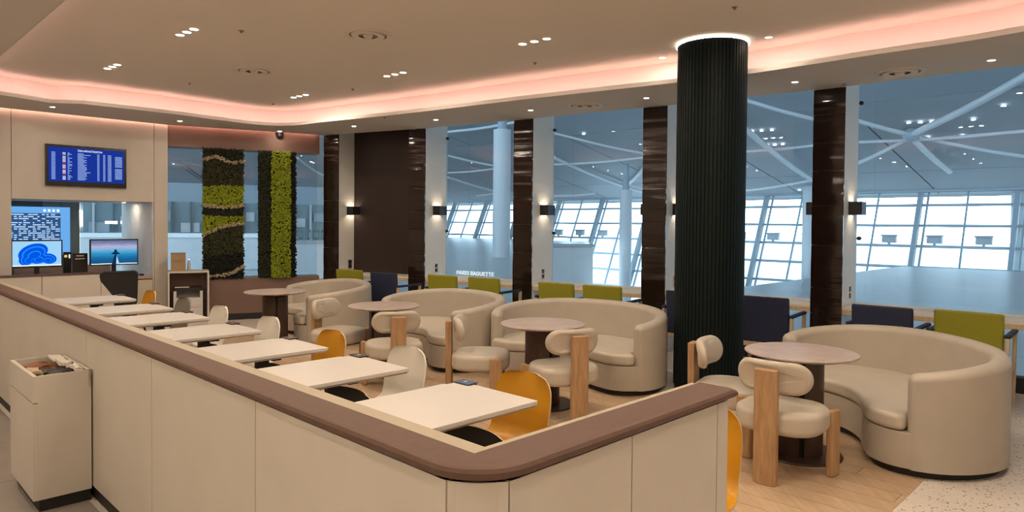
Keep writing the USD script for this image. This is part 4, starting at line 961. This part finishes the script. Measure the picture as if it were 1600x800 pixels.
# ------------------------------------------------------------------ the terminal hall beyond the glass
T24 = math.tan(math.radians(24)); NC = 52.0; ZR = 4.0
SLOPE = .20
def roof_z(n): return ZR + SLOPE * (NC + (ZR - EYE) * T24 - n)
RN = np.array([SLOPE * NV[0], SLOPE * NV[1], 1.0]); RP = nt(NC + (ZR - EYE) * T24, 0, ZR)
def onroof(px, py, drop=.35): return hit(px, py, RP - np.array([0, 0, drop]), RN)
hall = thing('hall_floor', 'pale glossy floor of the terminal hall beyond the glass', None, kind='structure')
H0 = Polygon([nt(n, t)[:2] for n, t in ((-30, -220), (-30, 60), (31.4, 60), (31.4, -8.3), (11.0, -8.3), (11.0, -8.6), (41.2, -32.2), (60, -47), (60, -220))]).difference(room_big)
obj('slab', poly(H0, -.5, -.012), m_['hall_floor'], hall, smooth=False)
obj('lower_floor', poly(Polygon([nt(n, t)[:2] for n, t in ((9, -34), (9, 40), (60, 40), (60, -34))]), -5.6, -5.4), m_['hall_white'], hall, smooth=False)
roof = thing('hall_roof', 'grey sloping panelled roof underside of the terminal hall', None, kind='structure')
def roofbox(na, nb, ta, tb, z0, z1):
    v = []
    for dz in (z0, z1):
        for n, t in ((na, ta), (nb, ta), (nb, tb), (na, tb)): v.append(nt(n, t, roof_z(n) + dz))
    f = [(0, 1, 2), (0, 2, 3), (4, 6, 5), (4, 7, 6)]
    for k in range(4): f += [(k, 4 + k, 4 + (k+1) % 4), (k, 4 + (k+1) % 4, (k+1) % 4)]
    return fix(v, f)
obj('deck', roofbox(-30, NC + 3, -220, 60, .12, .3), m_['hall_dark'], roof, smooth=False)
for na in np.arange(-7.2, 53, 6.1):
    for ta in np.arange(-165, 20, 9.0):
        obj('roof_panel', roofbox(na + .05, min(na + 6.05, NC + 2), ta + .05, ta + 8.95, 0, .1), m_['hall_roof'], roof, smooth=False)
# slanted curtain wall
cw = thing('curtain_wall', 'slanted glazed curtain wall at the far side of the hall', None, kind='structure')
def cwp(t, z, off=0.0): return nt(NC + (z - EYE) * T24 + off, t, z)
TM0, TP = -12.87, 2.69
zs = [-5.3, -3.8, -2.42, -1.04, .34, 1.71, 3.09, 4.05]
def bar(p, q, w, d):
    p, q = np.array(p), np.array(q); L = np.linalg.norm(q - p); m = trimesh.creation.box([w, d, L]); m.apply_translation([0, 0, L/2])
    z = (q - p) / L; x = DV if abs(z @ DV) < .9 else NV; y = np.cross(z, x); y /= np.linalg.norm(y); x = np.cross(y, z); T = np.eye(4); T[:3, 0], T[:3, 1], T[:3, 2], T[:3, 3] = x, y, z, p
    return xf(m, T)
ks = list(range(-60, 14))
for k in ks:
    t = TM0 + TP * k; main = k % 2 == 0
    obj('mullion', bar(cwp(t, -5.4, -.25 if main else 0), cwp(t, 4.3, -.25 if main else 0), .26 if main else .09, .45 if main else .15), m_['hall_steel'], cw, smooth=False)
    if main: obj('mullion', bar(cwp(t + .42, -5.4, -.05), cwp(t + .42, 4.3, -.05), .10, .15), m_['hall_steel'], cw, smooth=False)
for z in zs: obj('transom', bar(cwp(TM0 + TP * ks[0], z), cwp(TM0 + TP * ks[-1], z), .15, .17), m_['hall_steel'], cw, smooth=False)
for k in ks[:-1]:
    for j in range(len(zs) - 1):
        if not (-22 <= k <= 8): continue
        a, b = TM0 + TP * k + .05, TM0 + TP * (k + 1) - .05
        P = [cwp(a, zs[j]), cwp(b, zs[j]), cwp(b, zs[j+1]), cwp(a, zs[j+1])]; Q = [p + NV * .012 for p in P]
        f = [(0, 1, 2), (0, 2, 3), (4, 6, 5), (4, 7, 6)]
        for i in range(4): f += [(i, 4 + i, 4 + (i+1) % 4), (i, 4 + (i+1) % 4, (i+1) % 4)]
        obj('pane', fix(P + Q, f), m_['glass_hall'], cw, smooth=False)
obj('eave_beam', bar(cwp(TM0 + TP * ks[0], 4.25, -.6), cwp(TM0 + TP * ks[-1], 4.25, -.6), .35, .5), m_['hall_steel'], cw, smooth=False)
obj('apron', poly(Polygon([nt(n, t)[:2] for n, t in ((54, -300), (54, 200), (500, 200), (500, -300))]), -8.2, -8.0), m_['apron'], None, smooth=False, label='pale concrete apron outside the hall', kind='structure')
def build_noz(loc, rz, label, group):
    t = thing('air_nozzle', label, 'air vent', loc, rz, group)
    obj('housing', solid(np.array([(-.42, -.2), (.42, -.2), (.42, .12), (.26, .2), (-.26, .2), (-.42, .12)]), 0, .42, .03, 1), m_['nozzle'], t)
    obj('hood', mv(solid(rrect(.95, .5, .08, 3), 0, .12, .03, 1), 0, 0, .42), m_['hall_steel'], t); obj('bracket', bb(-.06, .06, -.1, .1, -.12, 0), m_['hall_steel'], t, smooth=False)
    return t
nz = Kind(build_noz)
for k in range(-14, 2):
    p = cwp(TM0 + TP * (k + .45), .55, -.35); px = CPX + FPX * (p @ _r) / (p @ _f)
    nz.put(p, yaw_of(-NV), 'grey hooded air nozzle on the far glazed wall', 'air nozzles along the far glazed wall')
# hall columns
def hcol(px, py_top, z, r, lab, capped=True):
    c = ray(px, 350) ; c = c / c[1] * z
    t = thing('hall_column', lab, 'column', (c[0], c[1], -5.4)); n = float(np.dot(c, NV)); top = EYE + (at(px, py_top, 3.0)[2] - EYE); dd_ = ray(px, py_top); ztop = EYE + dd_[2] / dd_[1] * z
    H = ztop + 5.4
    obj('shaft', lathe([(0, 0), (r, 0), (r, H), (0, H)], 40), m_['hall_white'], t)
    obj('head', lathe([(0, H), (r * .55, H), (r * .4, H + max(.2, roof_z(n) - ztop - .3)), (0, H + max(.2, roof_z(n) - ztop - .3))], 20), m_['hall_steel'], t)
hcol(783.5, 203, 33, .42, 'stout white hall column seen through the lettered window')
hcol(977.5, 297, 50, .44, 'slim white hall column seen left of the pier by the fluted column')
hcol(1265, 285, 50, .5, 'white hall column half hidden by the right pier')
hcol(1594, 290, 44, .5, 'white hall column at the right edge of the picture')
# roof tubes
tubes = [((1423, 211), (1640, 97), .20, 'thick roof tube rising to the upper right edge'), ((1423, 211), (1290, 172), .15, 'roof tube going left from the star-shaped node'), ((1330, 222.5), (1640, 201), .11, 'straight roof beam under the star-shaped node'),
    ((1425, 215), (1484, 268), .20, 'short thick tube dropping right from the star-shaped node'), ((1415, 218), (1322, 262), .14, 'roof tube dropping left from the star-shaped node'), ((1435, 214), (1640, 250), .12, 'faint roof tube running right below the beam'),
    ((1163, 156), (1290, 190), .13, 'pale roof tube high right of the fluted column'), ((1155, 193), (1268, 281), .20, 'thick roof tube falling towards the right pier'), ((1155, 237), (1290, 225), .11, 'roof beam right of the fluted column'), ((1266, 282), (1150, 299), .12, 'low roof tube right of the fluted column'),
    ((866, 246), (978, 292), .17, 'bowed pale roof tube left of the slim hall column'), ((979, 290), (1012, 255), .16, 'roof tube rising right from the slim hall column'), ((981, 293), (1030, 305), .14, 'roof tube falling right from the slim hall column'), ((866, 257), (1012, 245), .11, 'straight roof beam above the slim hall column'),
    ((866, 208), (1012, 241), .10, 'thin roof tube crossing the window left of the column'), ((930, 302), (866, 306), .12, 'low roof tube near the far glazing'), ((700, 243), (783, 261), .12, 'roof tube reaching the stout hall column'), ((700, 270), (783, 262), .09, 'roof beam level behind the stout hall column'),
    ((700, 277), (783, 301), .14, 'bright lower roof tube by the stout hall column'), ((700, 206), (810, 190), .12, 'roof tube above the stout hall column'), ((745, 306), (790, 298), .10, 'small low roof tube by the stout hall column'),
    ((290, 262), (325, 285), .3, 'dark roof beam left of the moss columns'), ((465, 247), (505, 274), .14, 'pale roof tube right of the moss columns'), ((465, 300), (510, 296), .12, 'low roof beam right of the moss columns')]
for (a, b, r, lab) in tubes:
    p, q = onroof(*a), onroof(*b); mid = (p + q) / 2; mid[2] -= .012 * np.linalg.norm(q - p)
    pts = spline([p, mid, q], 8, closed=False)
    obj('roof_tube', tube(pts, r * .8, 12), m_['hall_dark'] if 'dark' in lab else m_['hall_tube'], None, smooth=50, label=lab, cat_='roof beam')
nd = thing('roof_node', 'hub where the roof tubes meet in a star', 'roof node', onroof(1423, 211)); obj('hub', mv(trimesh.creation.icosphere(2, .38), 0, 0, 0), m_['hall_steel'], nd)
hl = [(1175, 205), (1190, 204), (1206, 203), (1199, 227), (1210.5, 226), (1223, 225), (1420, 191.5), (1438, 191), (1456, 190), (1420, 216.5), (1434.5, 215.5), (1450, 214.5), (1521, 186.5), (1568, 165), (1504, 212), (1249, 297), (912, 209), (271, 256)]
for k, (px, py) in enumerate(hl):
    p = onroof(px, py, .06)
    o = thing('hall_lamp', 'tiny round lamp in the hall roof', 'ceiling lamp', p, group='hall roof lamps')
    obj('lens', lathe([(0, -.04), (.10, -.04), (.10, 0), (0, 0)], 14), m_['hall_led'], o)
# shop fronts and white counters seen past the moss columns
def face(px, z):  # ground point
    c = ray(px, 350); c = c / c[1] * z; return np.array([c[0], c[1], 0])
def wallbox(name, pa, pb, th, z0, z1, mat, parent=None, **kw):
    d = pb - pa; L = np.linalg.norm(d); d = d / L; return obj(name, xf(bb(0, L, 0, th, z0, z1), frame_xf(pa * np.array([1, 1, 0]), d, np.array([-d[1], d[0], 0]))), m_[mat], parent, smooth=False, **kw)
sh = thing('shop', 'dim teal shop front across the hall, left of the moss columns', 'shop front')
pa, pb = face(130, 34), face(520, 40)
wallbox('fascia', pa, pb, .6, 2.6, 3.6, 'hall_steel', sh); wallbox('back_wall', pa, pb, .2, 0, 2.6, 'hall_teal', sh)
d = (pb - pa); Ls = np.linalg.norm(d); d /= Ls; aa = np.array([-d[1], d[0], 0])
for k in range(14):
    obj('glazing_bar', xf(bx(.10, .15, 2.6, Ls * (k + .5) / 14, -.2, 0), frame_xf(pa * np.array([1, 1, 0]), d, aa)), m_['hall_white' if k % 3 == 0 else 'hall_dark'], sh, smooth=False)
for k in range(9):
    obj('display', xf(bx(.9, .1, .5, Ls * (k + .5) / 9, -.12, 1.0 + .3 * (k % 3)), frame_xf(pa * np.array([1, 1, 0]), d, aa)), m_['hall_white' if k % 2 else 'hall_steel'], sh, smooth=False)
for k, (x0_, x1_) in enumerate(((164, 182), (188, 211))):
    o = thing('strip_light', 'white strip light glowing in the hall behind the right monitor, ' + ['left one', 'right one'][k], 'lamp')
    A_, B_ = hit(x0_, 347, face(130, 33.2), np.array([0.0, 1, 0])), hit(x1_, 347, face(130, 33.2), np.array([0.0, 1, 0]))
    obj('tube', xf(bb(0, np.linalg.norm((B_ - A_)[:2]), 0, .08, A_[2] - .09, A_[2] + .06), frame_xf(A_ * np.array([1, 1, 0]), np.array([1.0, 0, 0]), np.array([0.0, 1, 0]))), m_['hall_led'], o, smooth=False)
wcn = thing('hall_counter', 'long white counter across the hall behind the left moss column', 'counter')
wallbox('body', face(60, 21), face(420, 23), .5, 0, 1.10, 'hall_floor', wcn); wallbox('top', face(60, 20.9), face(420, 22.9), .7, 1.06, 1.2, 'counter_bright', wcn)
wc2 = thing('hall_counter', 'white curved-end counter seen right of the moss columns', 'counter')
wallbox('body', face(420, 18.5), face(520, 19.5), .5, 0, 1.02, 'hall_floor', wc2); wallbox('top', face(420, 18.4), face(520, 19.4), .7, 1.02, 1.08, 'hall_white', wc2)
for k in range(4):
    o = thing('bar_stool', 'dark high stool standing behind the far white counter, ' + ['leftmost', 'second', 'third', 'rightmost'][k] + ' of four', 'stool', face(468 + 12.5 * k, 22))
    obj('seat', lathe([(0, 1.05), (.10, 1.05), (.10, 1.09), (0, 1.09)], 16), m_['hall_dark'], o); obj('backrest', cat(bb(-.09, -.07, .07, .09, 1.09, 1.32), bb(.07, .09, .07, .09, 1.09, 1.32), bb(-.09, .09, .07, .09, 1.27, 1.34)), m_['hall_dark'], o, smooth=False)
    for a in range(3): obj('leg', tube([(0, 0, 1.05), (.10 * math.cos(a*2.1), .10 * math.sin(a*2.1), 0)], .014, 6), m_['hall_dark'], o)
ks_ = thing('hall_kiosk', 'pale blue grey service desk in the hall, seen left of the slim hall column', 'kiosk', face(892, 17))
obj('body', rbox(1.05, .6, 1.05, .02, 0, 0, 0), m_['hall_floor'], ks_); obj('top', rbox(1.15, .7, .05, .01, 0, 0, 1.05), m_['hall_white'], ks_)
